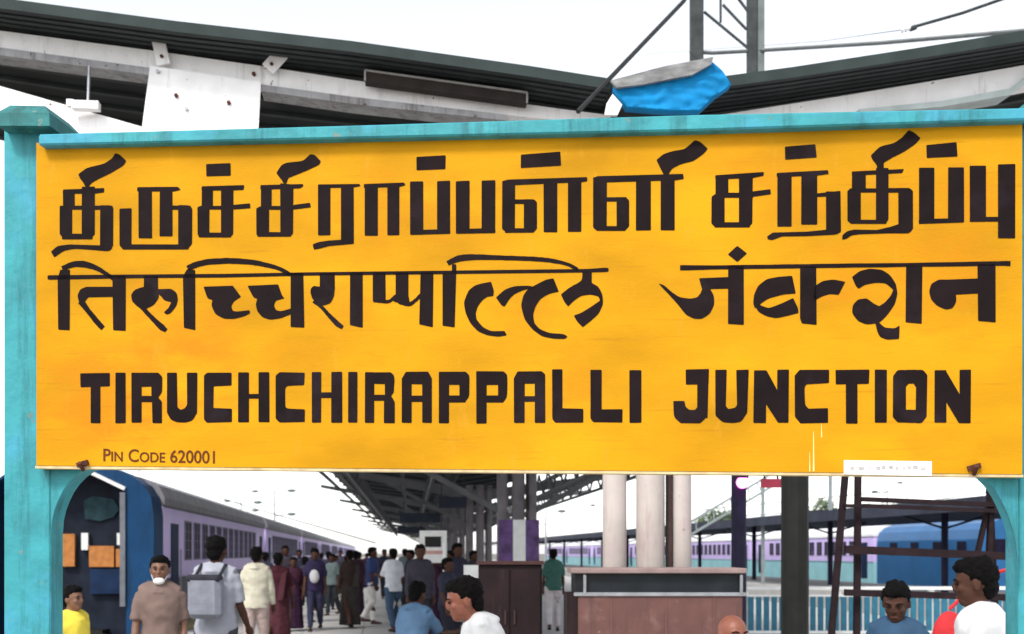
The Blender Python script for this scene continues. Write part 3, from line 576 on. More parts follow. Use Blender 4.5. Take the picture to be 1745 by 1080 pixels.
# blue tarpaulin and grey end sheet over the valley
mb = MB(); Yt = 8.45; pts = [(1045, 148), (1098, 136), (1180, 118), (1212, 103), (1232, 122), (1246, 143), (1222, 160), (1192, 188), (1120, 186), (1068, 181)]
from mathutils import noise
def crumpled(pts, Y, th, amp, seed):
    vs2 = [Vector((u, -v)) for u, v in pts]; n0 = len(vs2); us = [q.x for q in vs2]; vv = [q.y for q in vs2]; rg = random.Random(seed)
    y_ = min(vv)
    while y_ < max(vv):
        x_ = min(us)
        while x_ < max(us): vs2.append(Vector((x_ + rg.uniform(-1.5, 1.5), y_ + rg.uniform(-1.5, 1.5)))); x_ += 5
        y_ += 4
    v2, _e, f2, _a, _b, of = delaunay_2d_cdt(vs2, [], [list(range(n0))[::-1] if sum(a_.x*b_.y - b_.x*a_.y for a_, b_ in zip(vs2[:n0], vs2[1:n0] + vs2[:1])) < 0 else list(range(n0))], 0, 1e-4)
    f2 = [f for f, o_ in zip(f2, of) if o_]; F, B = [], []
    for q in v2:
        w_ = P(q.x, -q.y, Y); d = amp*(noise.noise(Vector((q.x*.05, q.y*.11, seed))) + .55*abs(noise.noise(Vector((q.x*.11, q.y*.2, seed + 9))))*.3)
        F.append(w_ + Vector((0, d, 0))); B.append(w_ + Vector((0, th, 0)))
    m_ = MB(); n = len(v2); m_.add(F + B, [tuple(f) for f in f2] + [tuple(i + n for i in f[::-1]) for f in f2])
    cnt = {}
    for f in f2:
        for i in range(len(f)): cnt[tuple(sorted((f[i], f[(i+1) % len(f)])))] = cnt.get(tuple(sorted((f[i], f[(i+1) % len(f)]))), 0) + 1
    m_.f += [(a_, b_, b_ + n, a_ + n) for (a_, b_), c_ in cnt.items() if c_ == 1]
    return m_
tp = crumpled(pts, Yt, 1.1*.1, .022, 3).build('tarpaulin', TARP, smooth=True)
tag(tp, 'bright blue tarpaulin bundle in the canopy valley above the board', 'tarpaulin')
mb = crumpled([(1040, 137), (1130, 113), (1216, 96), (1213, 108), (1180, 127), (1098, 143), (1050, 149)], 8.4, .03, .008, 8)
tag(mb.build('end_sheet', mat('grey_pink_weathered_sheet', (.2, .2, .2), .7, .3, 9)), 'grey weathered end sheet lying over the blue tarpaulin', 'roof sheet')
mb = MB(); mb.prism([P(u, v, 8.4) for u, v in ((1030, 195), (1052, 195), (1060, 178), (1044, 160), (1034, 176))], Vector((0, .04, 0)))
tag(mb.build('drain_spout', WHT), 'small white drain spout left of the blue tarpaulin', 'spout')

# ------------------------------------------------------------ mast, wires above
mast = empty('lattice_mast', P(1238, 120, 14.), 'dark lattice mast with two uprights rising above the canopy valley', 'mast')
mo = mast.location
GM = mat('dark_grey_mast_steel', (.05, .055, .055), .55, .3, 9); GM2 = mat('mid_grey_mast_steel', (.13, .15, .15), .55, .25, 9)
def mst(mb, name, m=GM): return mb.build(name, m, mast, org=mo)
mb = MB(); mb.bar(P(1187, 170, 14), P(1187, -330, 14), .15, .12); mst(mb, 'upright')
mb = MB(); mb.bar(P(1281, 190, 14), P(1281, -330, 14), .1, .14); mst(mb, 'upright')
mb = MB(); mb.bar(P(1295, 190, 14.03), P(1295, -330, 14.03), .08, .14); mst(mb, 'upright', GM2)
for a, b in (((1200, 20), (1275, 82)), ((1200, -80), (1275, 20)), ((1228, -60), (1228, 38)), ((1232, 8), (1272, 50)), ((1202, -180), (1275, -80)), ((1202, -80), (1272, -180))):
    mb = MB(); mb.bar(P(*a, 14), P(*b, 14), .025, .025); mst(mb, 'brace')
for v in (-60, -180, -300):
    mb = MB(); mb.bar(P(1200, v, 14), P(1275, v, 14), .05, .05); mst(mb, 'rung')
mb = MB(); mb.tube([P(1175, 88, 14), P(1215, 90, 14), P(1290, 86, 14), P(1500, 73, 13), P(1745, 52, 12), P(2000, 36, 11)], .022, 6)
tag(mb.build('conduit', mat('dull_grey_conduit', (.14, .15, .15), .5, .2, 10)), 'long grey conduit running right from the lattice mast over the canopy', 'pipe')
mb = MB(); mb.tube([P(1260, -140, 12), P(1165, 2, 10), P(985, 190, 8.3)], .017, 6)
tag(mb.build('stay_wire', mat('dark_wire', (.03, .03, .03), .5, .2, 10)), 'dark stay wire slanting down from the mast to the canopy valley', 'wire')
ins = empty('insulator_arm', P(1545, 48, 12), 'slim bracket arm with pale insulator in the sky at upper right', 'insulator')
mb = MB(); mb.tube([P(1552, 47, 12), P(1640, 22, 12), P(1760, -20, 12)], .016, 6); mb.build('arm', GM, ins, org=ins.location)
for k in range(3):
    mb = MB(); c = P(1538 + k*6, 50 - k*1.5, 12); mb.ell(c, .012, .034, .034, 10, 6); mb.build('insulator_disc', WHT, ins, org=ins.location, smooth=True)
mb = MB(); mb.tube([P(1560, 46, 12.0), P(1552, 49, 11.98)], .026, 8); mb.build('clamp', GM, ins, org=ins.location)
mb = MB(); mb.tube([P(1535, 51, 12), P(1400, 70, 20), P(1100, 92, 40)], .004, 4)
mb.build('thin_wire', GM, ins, org=ins.location)

# ------------------------------------------------------------ trains
def coach_profile(w_, z0, ze, zt, n=8):
    pts = [(-w_/2, z0), (-w_/2, ze)]
    for i in range(1, n): a = math.pi*(1 - i/n); pts.append((w_/2*math.cos(a), ze + (zt - ze)*math.sin(a)**.8))
    return pts + [(w_/2, ze), (w_/2, z0)]
def make_coach(L_, side_m, low_m, roof_m, label, group, win=True):
    root = empty('train_coach', (0, 0, 0), label, 'train coach', group)
    w_ = 3.2
    mb = MB(); mb.box(-w_/2, 0, -.35, w_/2, L_, 1.08); mb.build('lower_body', low_m, root, bevel=.02)
    mb = MB(); mb.box(-w_/2, 0, 1.082, w_/2, L_, 2.6); mb.build('upper_body', side_m, root, bevel=.02)
    pr = coach_profile(w_ + .1, 2.602, 2.75, 3.3); mb = MB(); mb.prism([Vector((x, -.05, z)) for x, z in pr], Vector((0, L_ + .1, 0))); mb.build('roof', roof_m, root)
    for z in (1.02, 2.56):
        mb = MB(); mb.box(-w_/2 - .012, .1, z, w_/2 + .012, L_ - .1, z + .04); mb.build('belt_line', SLATE, root)
    for yv in range(3, int(L_), 4):
        mb = MB(); mb.box(-.25, yv - .25, 3.28, .25, yv + .25, 3.4); mb.build('roof_vent', CROOF, root, bevel=.03)
    for yb in (3.2, L_ - 3.2):
        mb = MB(); mb.box(-1.2, yb - 1.4, -.8, 1.2, yb + 1.4, -.4)
        for sx in (-1, 1):
            for dy in (-1, 1): mb.tube([(sx*.78, yb + dy*.95, -.55), (sx*.92, yb + dy*.95, -.55)], .34, 14)
        mb.build('bogie', BLK, root)
    wm = MB(); wm.box(-.012, -.42, -.42, .012, .42, .42); w0 = None
    nwin = int((L_ - 5) / 1.35)
    for sx in (-1, 1):
        for k in range(nwin):
            if w0 is None: w0 = wm.build('window', GLASS, root); o = w0
            else: o = w0.copy(); COL.objects.link(o); o.parent = root
            o.location = (sx*(w_/2 + .006), 3.2 + k*1.35, 1.9)
            if w0 is o and not o.children:
                q = MB()
                for z in (-.45, .42): q.box(-.02, -.46, z, .024, .46, z + .035)
                for y in (-.46, -.02, .425): q.box(-.02, y, -.415, .024, y + .035, .42)
                for z in (-.22, 0., .2): q.box(-.015, -.42, z, .02, .42, z + .014)
                fr0 = q.build('window_frame', mat('dull_frame_grey', (.22, .2, .28), .6, .2, 6), o)
            elif not o.children: q = fr0.copy(); COL.objects.link(q); q.parent = o
        for y in (1.4, L_ - 1.4):
            d = MB(); d.box(sx*w_/2 - .02, y - .45, .1, sx*w_/2 + .02, y + .45, 2.25); dd = d.build('door', BLUED, root)
            q = MB(); q.bar((sx*(w_/2 + .05), y + .55, .6), (sx*(w_/2 + .05), y + .55, 1.7), .03, .03); q.build('handrail', STEEL, dd)
    return root
near_y, L1 = 24.7, 22.0
cx = -4.33 - 1.6
c0 = make_coach(L1, LAV, SLATE, CROOF, 'near blue-ended coach of the left train, its open end facing the platform', None)
c0.location = loc2(TRN, cx, near_y); c0.rotation_euler = (0, 0, TRN)
c1 = make_coach(L1, LAV, SLATE, CROOF, 'x', 'coaches of the left train')
ords = ['second', 'third', 'fourth', 'fifth', 'sixth', 'seventh', 'eighth', 'ninth', 'tenth']
for k in range(9):
    c = c1 if k == 0 else copy_tree(c1)
    c.location = loc2(TRN, cx, near_y + (k+1)*(L1 + .9)); c.rotation_euler = (0, 0, TRN)
    c['label'] = f'{ords[k]} lavender coach from the near end of the long left train'
# blue end of the near coach: surround, recessed end wall with curtains, white trim
def arch(w_, z0, ze, zt, ins_=0., n=12):
    pts = []; W = w_/2 - ins_
    for i in range(n+1): a = math.pi*(1 - i/n); pts.append((W*math.cos(a), ze + (zt - ins_ - ze)*math.sin(a)**.75))
    return [(-W, z0)] + pts + [(W, z0)]
ou = arch(3.24, -.3, 2.35, 3.4)
inn = [(max(-1.45, min(1.1, x)), min(z - .06, 3.28 - max(0, x - .2)*.5)) for x, z in ou]
inn[0] = (-1.45, -.28); inn[-1] = (1.1, -.28)
mb = MB(); n = len(ou); Y0, Y1 = -1.1, -.06
vs_ = [Vector((x, Y0, z)) for x, z in ou] + [Vector((x, Y0, z)) for x, z in inn] + [Vector((x, Y1, z)) for x, z in ou] + [Vector((x, Y1, z)) for x, z in inn]
fs = []
for i in range(n-1): fs += [(i, i+1, n+i+1, n+i), (2*n+i, 3*n+i, 3*n+i+1, 2*n+i+1), (i, 2*n+i, 2*n+i+1, i+1), (n+i, n+i+1, 3*n+i+1, 3*n+i)]
mb.add(vs_, fs); mb.build('end_surround', BLUE, c0)
mb = MB(); mb.prism([Vector((x, -.3, z)) for x, z in ((-1.5, -.2), (1.35, -.2), (1.35, 2.7), (.2, 3.25), (-.6, 3.2), (-1.5, 2.7))], Vector((0, .235, 0))); mb.build('end_wall', mat('black_blue_end_wall', (.01, .014, .025), .6, .4, 3), c0)
mb = MB(); mb.prism([Vector((x, -.36, z)) for x, z in ((.15, 2.3), (.12, 2.66), (.3, 2.76), (.7, 2.7), (.82, 2.5), (.7, 2.34), (.45, 2.26))], Vector((0, .05, 0))); mb.build('vestibule_panel', mat('dark_teal_panel', (.02, .05, .06), .5, .3, 6), c0)
for x0, x1, z0, z1, m_, nm in ((-.3, -.04, 1.35, 2.0, TANC, 'curtain'), (.24, .72, 1.34, 1.76, TANC, 'curtain'), (.76, .9, 1.34, 1.7, TANC, 'curtain'), (.09, .22, 1.68, 2.02, RAILW, 'towel'), (.78, .89, 1.78, 2.02, RAILW, 'towel'), (.26, .9, .8, 1.3, BLUED, 'lower_panel')):
    mb = MB(); mb.box(x0, -.42, z0, x1, -.31, z1); mb.build(nm, m_, c0)
mb = MB(); mb.bar((1.04, -1.13, 2.8), (1.04, -1.13, .58), .1, .05); mb.build('grab_rail', mat('dull_grey_rail', (.12, .13, .15), .5, .2, 5), c0)
mb = MB(); mb.bar((.2, -1.13, 3.3), (1.08, -1.13, 2.87), .07, .05); mb.build('white_trim', RAILW, c0)
mb = MB(); mb.box(-.9, -.9, -.45, .6, -.2, .1); mb.build('buffer_beam', BLK, c0)
for x in (-.9, .7):
    mb = MB(); mb.tube([(x, -.2, -.15), (x, -1.3, -.15), (x, -1.32, -.15)], [.09, .09, .22], 12); mb.build('buffer', BLK, c0)

r0 = make_coach(L1, LAV, AQUA, WROOF, 'x', 'coaches of the right train')
for k in range(6):
    c = r0 if k == 0 else copy_tree(r0)
    c.location = loc2(TRN, 29.3 + 1.6, 66.5 + k*(L1 + .9)); c.rotation_euler = (0, 0, TRN)
    c['label'] = f'{(["nearest"] + ords)[k]} white-roofed aqua coach of the train standing across the tracks at right'
loco = empty('locomotive', loc2(TRN, 30.9, 54.), 'royal blue locomotive with rounded roof at head of the right train', 'locomotive', rz=TRN)
pr = coach_profile(3.3, -.3, 2.3, 3.35); mb = MB(); mb.prism([Vector((x, 0, z)) for x, z in pr], Vector((0, 12, 0))); mb.build('body', mat('clear_blue_loco_paint', (.01, .1, .26), .4, .15, 1), loco)
for x in (-1.05, .25):
    mb = MB(); mb.box(x, -.03, 1.5, x + .85, .0, 2.3); mb.build('windscreen', GLASS, loco)
for x in (-1.2, .95):
    mb = MB(); mb.tube([(x + .12, -.08, .9), (x + .12, .0, .9)], .14, 12); mb.build('headlight', RAILW, loco)
for k in range(4):
    mb = MB(); mb.box(-1.68, 1.5 + k*2.6, 1.5, -1.652, 2.4 + k*2.6, 2.2); mb.build('window', GLASS, loco)
mb = MB(); mb.box(-1.2, .5, -.95, 1.2, 11.5, -.32); mb.build('bogie', BLK, loco)

# opposite platform canopy
opp = empty('far_canopy', loc2(TRN, 22.8, 30), 'long low dark canopy over the opposite platform at right', 'canopy', rz=TRN)
mb = MB(); mb.prism([Vector((x, 0, z)) for x, z in ((-3.4, 3.05), (0, 3.3), (3.4, 3.05), (3.4, 3.4), (0, 3.68), (-3.4, 3.4))], Vector((0, 190, 0))); mb.build('roof', mat('navy_grey_roof_sheet', (.035, .04, .06), .6, .3, 1), opp)
mb = MB(); mb.box(-3.46, -.02, 3.0, -3.41, 190, 3.45); mb.build('fascia', mat('navy_grey_roof_sheet', (.035, .04, .06)), opp)
pc = None
for k in range(16):
    if pc is None: mb = MB(); mb.box(-.1, -.1, 0, .1, .1, 3.35); mb.bar((0, 0, 2.6), (2.0, 0, 3.2), .08, .08); mb.bar((0, 0, 2.6), (-2.0, 0, 3.2), .08, .08); pc = mb.build('column', NAVY, opp); c = pc
    else: c = pc.copy(); COL.objects.link(c); c.parent = opp
    c.location = (0, 3 + k*12, 0)
# white service building far right behind: pale shed giving the white band
sh = empty('far_shed', loc2(TRN, 60, 150), 'long pale shed with grey roof line in the far distance behind the right train', 'shed', rz=TRN)
mb = MB(); mb.box(-6, 0, -1.1, 6, 120, 5.2); mb.build('wall', mat('pale_shed_wall', (.68, .7, .7), .8, .06, .5), sh)
mb = MB(); mb.prism([Vector((x, -.5, z)) for x, z in ((-6.6, 5.21), (0, 7.4), (6.6, 5.21))], Vector((0, 121, 0))); mb.build('roof', mat('pale_grey_shed_roof', (.5, .52, .54), .7, .1, .5), sh)
for k in range(8):
    mb = MB(); mb.box(-6.05, 6 + k*14, 1.2, -6.0, 13 + k*14, 3.2); mb.build('window', mat('greyish_shed_window', (.25, .28, .3), .4, .2, 1), sh)

# ------------------------------------------------------------ dark columns, lamp, red display
def post(name, u0, u1, Y, m, label, cat, ztop, base=True):
    w_ = (u1 - u0)/FX*Y; c = P((u0+u1)/2, HZ, Y); e_ = empty(name, (c.x, c.y, 0), label, cat)
    mb = MB(); mb.tube([(0, 0, 0), (0, 0, ztop)], w_/2, 16); mb.build('shaft', m, e_, smooth=False)
    mb = MB(); mb.box(-w_*.8, -w_*.8, 0, w_*.8, w_*.8, .04); mb.build('base_plate', m, e_)
    mb = MB(); mb.tube([(0, 0, ztop), (0, 0, ztop + .05)], w_*.62, 12); mb.build('cap', m, e_)
    return e_
post('pipe_column', 1331, 1378, 10., BLK, 'thick near-black column standing right of the brown kiosk', 'column', 4.9)
pn = post('pipe_column', 1246, 1272, 11., NAVY, 'slim navy column with glowing magenta lamp behind the kiosk right end', 'column', 4.9)
lamp = empty('lamp', P(1265, 822, 10.85), 'small glowing magenta lamp fixed to the slim navy column', 'lamp')
mb = MB(); mb.ell((0, 0, 0), .055, .045, .055, 12, 8); mb.build('bulb', mat('magenta_glow', (1., .12, .75), .4, .02, 4, emit=5), lamp, smooth=True)
mb = MB(); mb.tube([(0, .0, .04), (0, 0, .08)], .06, 12); mb.build('socket', BLK, lamp)
ds = empty('display_board', P(1320, 822, 11.4), 'small red hanging display board between the two dark columns', 'sign')
mb = MB(); mb.box(-.13, -.03, -.05, .06, .03, .035); mb.build('panel', mat('crimson_display', (.45, .03, .07), .4, .15, 10), ds)
mb = MB(); mb.bar((-.1, 0, .035), (-.1, 0, 1.9), .015, .015); mb.bar((.03, 0, .035), (.03, 0, 1.9), .015, .015); mb.build('hanger', BLK, ds)

# ------------------------------------------------------------ kiosk, cabinet
Yk = 8.6
k0 = P(973, HZ, Yk); k1 = P(1272, HZ, Yk)
kiosk = empty('display_counter', ((k0.x + k1.x)/2, Yk, 0), 'pinkish brown counter with dark glazed top case in front of cream columns', 'counter')
hw = (k1.x - k0.x)/2
zt, zb, zc = P(0, 968, Yk).z, P(0, 1012, Yk).z, P(0, 977, Yk).z
mb = MB(); mb.box(-hw + .05, 0, 0, hw - .03, .6, zb - .012); mb.build('panel', PBR, kiosk)
mb = MB(); mb.box(-hw + .03, .03, zb - .01, hw - .02, .57, zc - .006); mb.build('display_case', mat('dark_case_glass', (.012, .016, .02), .35, .4, 5, spec=.25), kiosk)
mb = MB(); mb.box(-hw - .0, -.03, zc, hw + .0, .63, zt); mb.build('top', mat('pale_pink_top', (.24, .17, .16), .5, .2, 8), kiosk, bevel=.006)
mb = MB(); mb.box(-hw + .02, -.015, zb - .014, hw, -.003, zb + .012); mb.build('trim', STEEL, kiosk)
for x in (-hw + .09, hw - .05):
    mb = MB(); mb.box(x, -.02, zb, x + .02, .01, zc - .01); mb.build('frame', STEEL, kiosk)
mb = MB(); mb.box(-hw - .03, -.01, 0, -hw + .045, .55, zb + .0); mb.build('side_panel', MAR, kiosk)
for x in (-.35, .05, .4):
    mb = MB(); mb.box(x, -.006, .05, x + .008, -.001, zb - .03); mb.build('joint', mat('brown_joint', (.15, .07, .06), .6, .1, 9), kiosk)
Ym = 10.2; a = P(815, 962, Ym); b = P(924, 962, Ym)
cab = empty('cabinet', ((a.x + b.x)/2, Ym, 0), 'tall dark maroon cabinet behind the man in profile', 'cabinet'); hw2 = (b.x - a.x)/2
mb = MB(); mb.box(-hw2, 0, 0, hw2, .45, a.z); mb.build('body', MAR, cab, bevel=.008)
mb = MB(); mb.box(-hw2 - .015, -.03, a.z + .001, hw2 + .015, .48, a.z + .03); mb.build('top', mat('dark_brown_edge', (.06, .03, .028), .5, .2, 9), cab)
for x in (-hw2 + .02, .01):
    mb = MB(); mb.box(x, -.016, .08, x + hw2 - .03, -.002, a.z - .04); d = mb.build('door', MAR, cab)
    mb = MB(); mb.box(x + (hw2 - .07 if x < 0 else .02), -.035, 1., x + (hw2 - .055 if x < 0 else .035), -.016, 1.12); mb.build('handle', COLB, d)
# thin white post, white notice further back
mb = MB(); mb.tube([(0, 0, 0), (0, 0, 1.75)], .03, 8); wp = mb.build('white_post', RAILW); wp.location = (P(758, HZ, 18).x, 18, 0)
tag(wp, 'thin white post standing left of the maroon cabinet', 'post')
nb = empty('notice_board', (P(738, HZ, 20).x, 20, 0), 'white notice board with dark and pink bands under the canopy', 'notice board')
hh = .23
mb = MB(); mb.box(-hh, 0, 1.45, hh, .08, 2.0); mb.build('panel', RAILW, nb)
mb = MB(); mb.box(-hh*.6, -.012, 1.72, hh*.6, -.002, 1.9); mb.build('dark_band', BLK, nb)
mb = MB(); mb.box(-hh*.8, -.012, 1.6, hh*.95, -.002, 1.66); mb.build('pink_band', mat('dull_pink', (.5, .28, .25), .6, .1, 9), nb)
for x in (-.2, .2):
    mb = MB(); mb.tube([(x, .04, 0), (x, .04, 1.45)], .02, 8); mb.build('leg', RAILW, nb)
wb = MB(); wb.box(-.1, 0, 1.28, .1, .05, 1.43); wb.tube([(0, .03, 0), (0, .03, 1.28)], .018, 8)
o = wb.build('small_sign', RAILW); o.location = (P(805, HZ, 13.5).x, 13.5, .05); tag(o, 'small blank white sign on a stalk beside the maroon cabinet', 'sign')
# magenta advertisement panels behind the twin columns
ad = empty('advert_panel', (P(884, HZ, 20.6).x, 20.6, 0), 'tall purple panel with pale centre strip above the maroon cabinet', 'panel')
mb = MB(); mb.box(-.36, 0, 1.3, .36, .08, 2.2); mb.build('panel', mat('purple_print', (.1, .045, .16), .6, .6, 5), ad)
mb = MB(); mb.box(-.1, -.012, 1.35, .12, -.002, 2.2); mb.build('pale_strip', RAILW, ad)
for x in (-.38, .38):
    mb = MB(); mb.tube([(x, .04, 0), (x, .04, 1.3)], .03, 8); mb.build('leg', RAILW, ad)

# ------------------------------------------------------------ railing at right
Yr = 22.; ra = P(1262, HZ, Yr); rb_ = P(1760, HZ, Yr)
rail = empty('platform_railing', (ra.x, Yr, 0), 'white topped railing with teal upright bars across the right side', 'railing'); Lr = rb_.x - ra.x
for z, h in ((.93, .06), (.80, .035), (.12, .04)):
    mb = MB(); mb.box(0, -.025, z, Lr, .025, z + h); mb.build('rail', RAILW, rail)
b0 = None; rr = random.Random(2)
for k in range(int(Lr/.145)):
    if b0 is None: mb = MB(); mb.box(-.05, -.018, .16, .05, .018, .798); b0 = mb.build('bar', RAILT, rail); o = b0
    else: o = b0.copy(); COL.objects.link(o); o.parent = rail
    o.location = (.05 + k*.145, 0, 0)
for k in range(4):
    mb = MB(); mb.box(-.05, -.045, 0, .05, .045, .95); o = mb.build('post', RAILW, rail); o.location = (.1 + k*1.75, .075, 0)

# ------------------------------------------------------------ dark steel rack (ladder trolley) right
Yl = 9.; rk = empty('steel_trolley', (P(1560, HZ, Yl).x, Yl, 0), 'dark rusty red steel ladder trolley frame standing right of the thick black column', 'trolley')
ro = rk.location
def rbar(a, b, w_=.05, dy=0, m=DKM, name='bar'):
    mb = MB(); mb.bar(P(*a, Yl) + Vector((0, dy, 0)), P(*b, Yl) + Vector((0, dy, 0)), w_, .05); return mb.build(name, m, rk, org=ro)
zg = HZ + EYE/Yl*FX   # pixel row of the ground at that depth
rbar((1441, 800), (1398, zg), .045, 0, name='upright'); rbar((1466, 800), (1462, zg), .045, .06, name='upright')
rbar((1692, 806), (1668, zg), .035, 0, name='upright'); rbar((1712, 806), (1735, zg), .04, .3, name='upright')
for va, vb, w_ in ((851, 862, .035), (862, 872, .03), (936, 948, .06), (1009, 1018, .05)):
    rbar((1436 if va > 900 else 1466, va), (1725, vb), w_, -.054, name='cross_bar')
rbar((1436, 862), (1466, 862), .025, -.054, name='rung')
for va in (1090, 1170, 1250): rbar((1416 - (va-1009)*.1, va), (1464, va), .03, -.054, name='rung')
for (u, dy) in ((1400, 0), (1665, 0), (1730, .3)):
    mb = MB(); c = P(u, zg - 8, Yl) + Vector((0, dy, 0)); c.z = .05; mb.tube([c + Vector((-.015, 0, 0)), c + Vector((.015, 0, 0))], .05, 12); mb.build('wheel', BLK, rk, org=ro)
rbar((1700, 800), (1668, 940), .03, .02, name='brace')

# ------------------------------------------------------------ lamp masts, trees in the distance
def light_mast(u, Y, h, label, n=2):
    e_ = empty('light_mast', (P(u, HZ, Y).x, Y, -1.1), label, 'lamp post', 'distant light masts')
    mb = MB(); mb.tube([(0, 0, 0), (0, 0, h)], .11, 8, .05); mb.build('pole', mat('pale_mast_grey', (.25, .27, .28), .6, .1, 2), e_)
    for k in range(n):
        mb = MB(); mb.bar((0, 0, h - .3 - k*.9), ((-1)**k*1.1, 0, h - .1 - k*.9), .06, .06); mb.ell(((-1)**k*1.3, 0, h - .1 - k*.9), .35, .2, .14, 10, 6); mb.build('lamp_head', GM2, e_)
light_mast(468, 90, 7.6, 'pale light mast left, standing above the fourth coach roof', 4)
light_mast(411, 110, 8.6, 'pale light mast leftmost above the left train roof', 3)
light_mast(1030, 130, 9, 'slim light mast seen just left of cream columns', 2)
light_mast(930, 95, 6.2, 'slim light mast above the gap between cabinet and counter', 2)
light_mast(1512, 120, 10, 'grey light mast below the small white notice strip', 2)
LEAF = [mat('leaf_green_dull', (.07, .11, .05), .7, .3, 3), mat('leaf_green_pale', (.11, .15, .08), .7, .3, 3)]
BARK = mat('bark', (.1, .075, .055), .9, .3, 8, bump=.5)
def tree(u, Y, h, cr, seed, label):
    rg = random.Random(seed); e_ = empty('tree', (P(u, HZ, Y).x, Y, -1.1), label, 'tree', 'trees beyond the tracks')
    mb = MB(); mb.tube([(0, 0, 0), (.1, 0, h*.3), (-.1, .1, h*.6), (0, 0, h*.8)], [.35, .27, .18, .06], 8)
    for k in range(7):
        a = rg.uniform(0, 6.28); z = rg.uniform(.35, .7)*h; mb.tube([(0, 0, z), (math.cos(a)*cr*.4, math.sin(a)*cr*.4, z + h*.12), (math.cos(a)*cr*.75, math.sin(a)*cr*.75, z + h*.18)], [.12, .08, .03], 5)
    mb.build('trunk', BARK, e_)
    for part_, m_ in enumerate(LEAF):
        mb = MB()
        for k in range(26):
            a = rg.uniform(0, 6.28); rr_ = cr*math.sqrt(rg.random())*.85; zc_ = h*.68 + rg.uniform(-1, 1)*h*.26*math.sqrt(max(.05, 1 - (rr_/cr)**2)); c = Vector((math.cos(a)*rr_, math.sin(a)*rr_, zc_)); R = cr*rg.uniform(.16, .34)
            for j in range(95):
                d = Vector((rg.gauss(0, 1), rg.gauss(0, 1), rg.gauss(0, .8))).normalized()*R*rg.uniform(.5, 1.05); q = c + d
                t1 = Vector((rg.gauss(0, 1), rg.gauss(0, 1), rg.gauss(0, 1))).normalized(); t2 = t1.cross(d).normalized(); sz = rg.uniform(.1, .2)
                mb.add([q - t1*sz, q + t2*sz*.6, q + t1*sz, q - t2*sz*.6], [(0, 1, 2, 3)])
        mb.build('crown', m_, e_)['kind'] = 'stuff'
tree(1398, 120, 8.3, 2.6, 1, 'small pale green tree right of the thick black column')
tree(1530, 115, 8., 4.6, 2, 'wide pale green tree under the white notice strip')
tree(1225, 150, 9, 3.2, 3, 'thin distant tree between cream columns and slim navy column')
tree(735, 250, 13, 6, 5, 'distant dark tree seen under far end of the canopy')
#PEOPLE
# ------------------------------------------------------------ people
SKIN = mat('brown_skin', (.16, .075, .045), .55, .1, 20); SKD = mat('dark_brown_skin', (.07, .032, .022), .5, .12, 20); SKR = mat('reddish_brown_skin', (.22, .075, .045), .5, .12, 20)  # SKR is simply a redder brown skin than the other two
HAIR = mat('black_hair', (.004, .0035, .0035), .75, .4, 40, bump=.8, spec=.08); EYE_M = mat('eye', (.015, .01, .01), .2, .1, 9); LIP = mat('lip', (.14, .035, .03), .5, .1, 9)
DEP = bpy.context.evaluated_depsgraph_get
def remesh(mb, name, m, parent, voxel, smooth_it=3, clip=None, org=(0, 0, 0)):
    me = bpy.data.meshes.new(name); me.from_pydata(mb.v, [], mb.f)
    t = bpy.data.objects.new('t', me); COL.objects.link(t)
    md = t.modifiers.new('r', 'REMESH'); md.mode = 'VOXEL'; md.voxel_size = voxel
    if smooth_it: sm = t.modifiers.new('s', 'SMOOTH'); sm.iterations = smooth_it; sm.factor = .5
    out = bpy.data.meshes.new_from_object(t.evaluated_get(DEP()))
    if name in ('shirt', 'trousers', 'hair', 'skirt'):
        am, f1 = {'shirt': (.012, 4.5), 'trousers': (.01, 5), 'skirt': (.01, 5), 'hair': (.006, 38)}[name]; sd_ = len(out.vertices) % 97
        co = [(v.co + v.normal*(am*noise.noise(Vector((v.co.x*f1, v.co.y*f1, v.co.z*f1*1.5 + sd_))) + am*.7*noise.noise(Vector((v.co.x*f1*2.4 + v.co.z*9, v.co.y*f1*2, v.co.z*f1*3 - v.co.x*8))))) for v in out.vertices]
        for v, c in zip(out.vertices, co): v.co = c
    bpy.data.objects.remove(t); bpy.data.meshes.remove(me)
    out.name = name; out.materials.clear(); out.materials.append(m); out.polygons.foreach_set('use_smooth', [True]*len(out.polygons))
    o = bpy.data.objects.new(name, out); COL.objects.link(o); o.parent = parent; return o
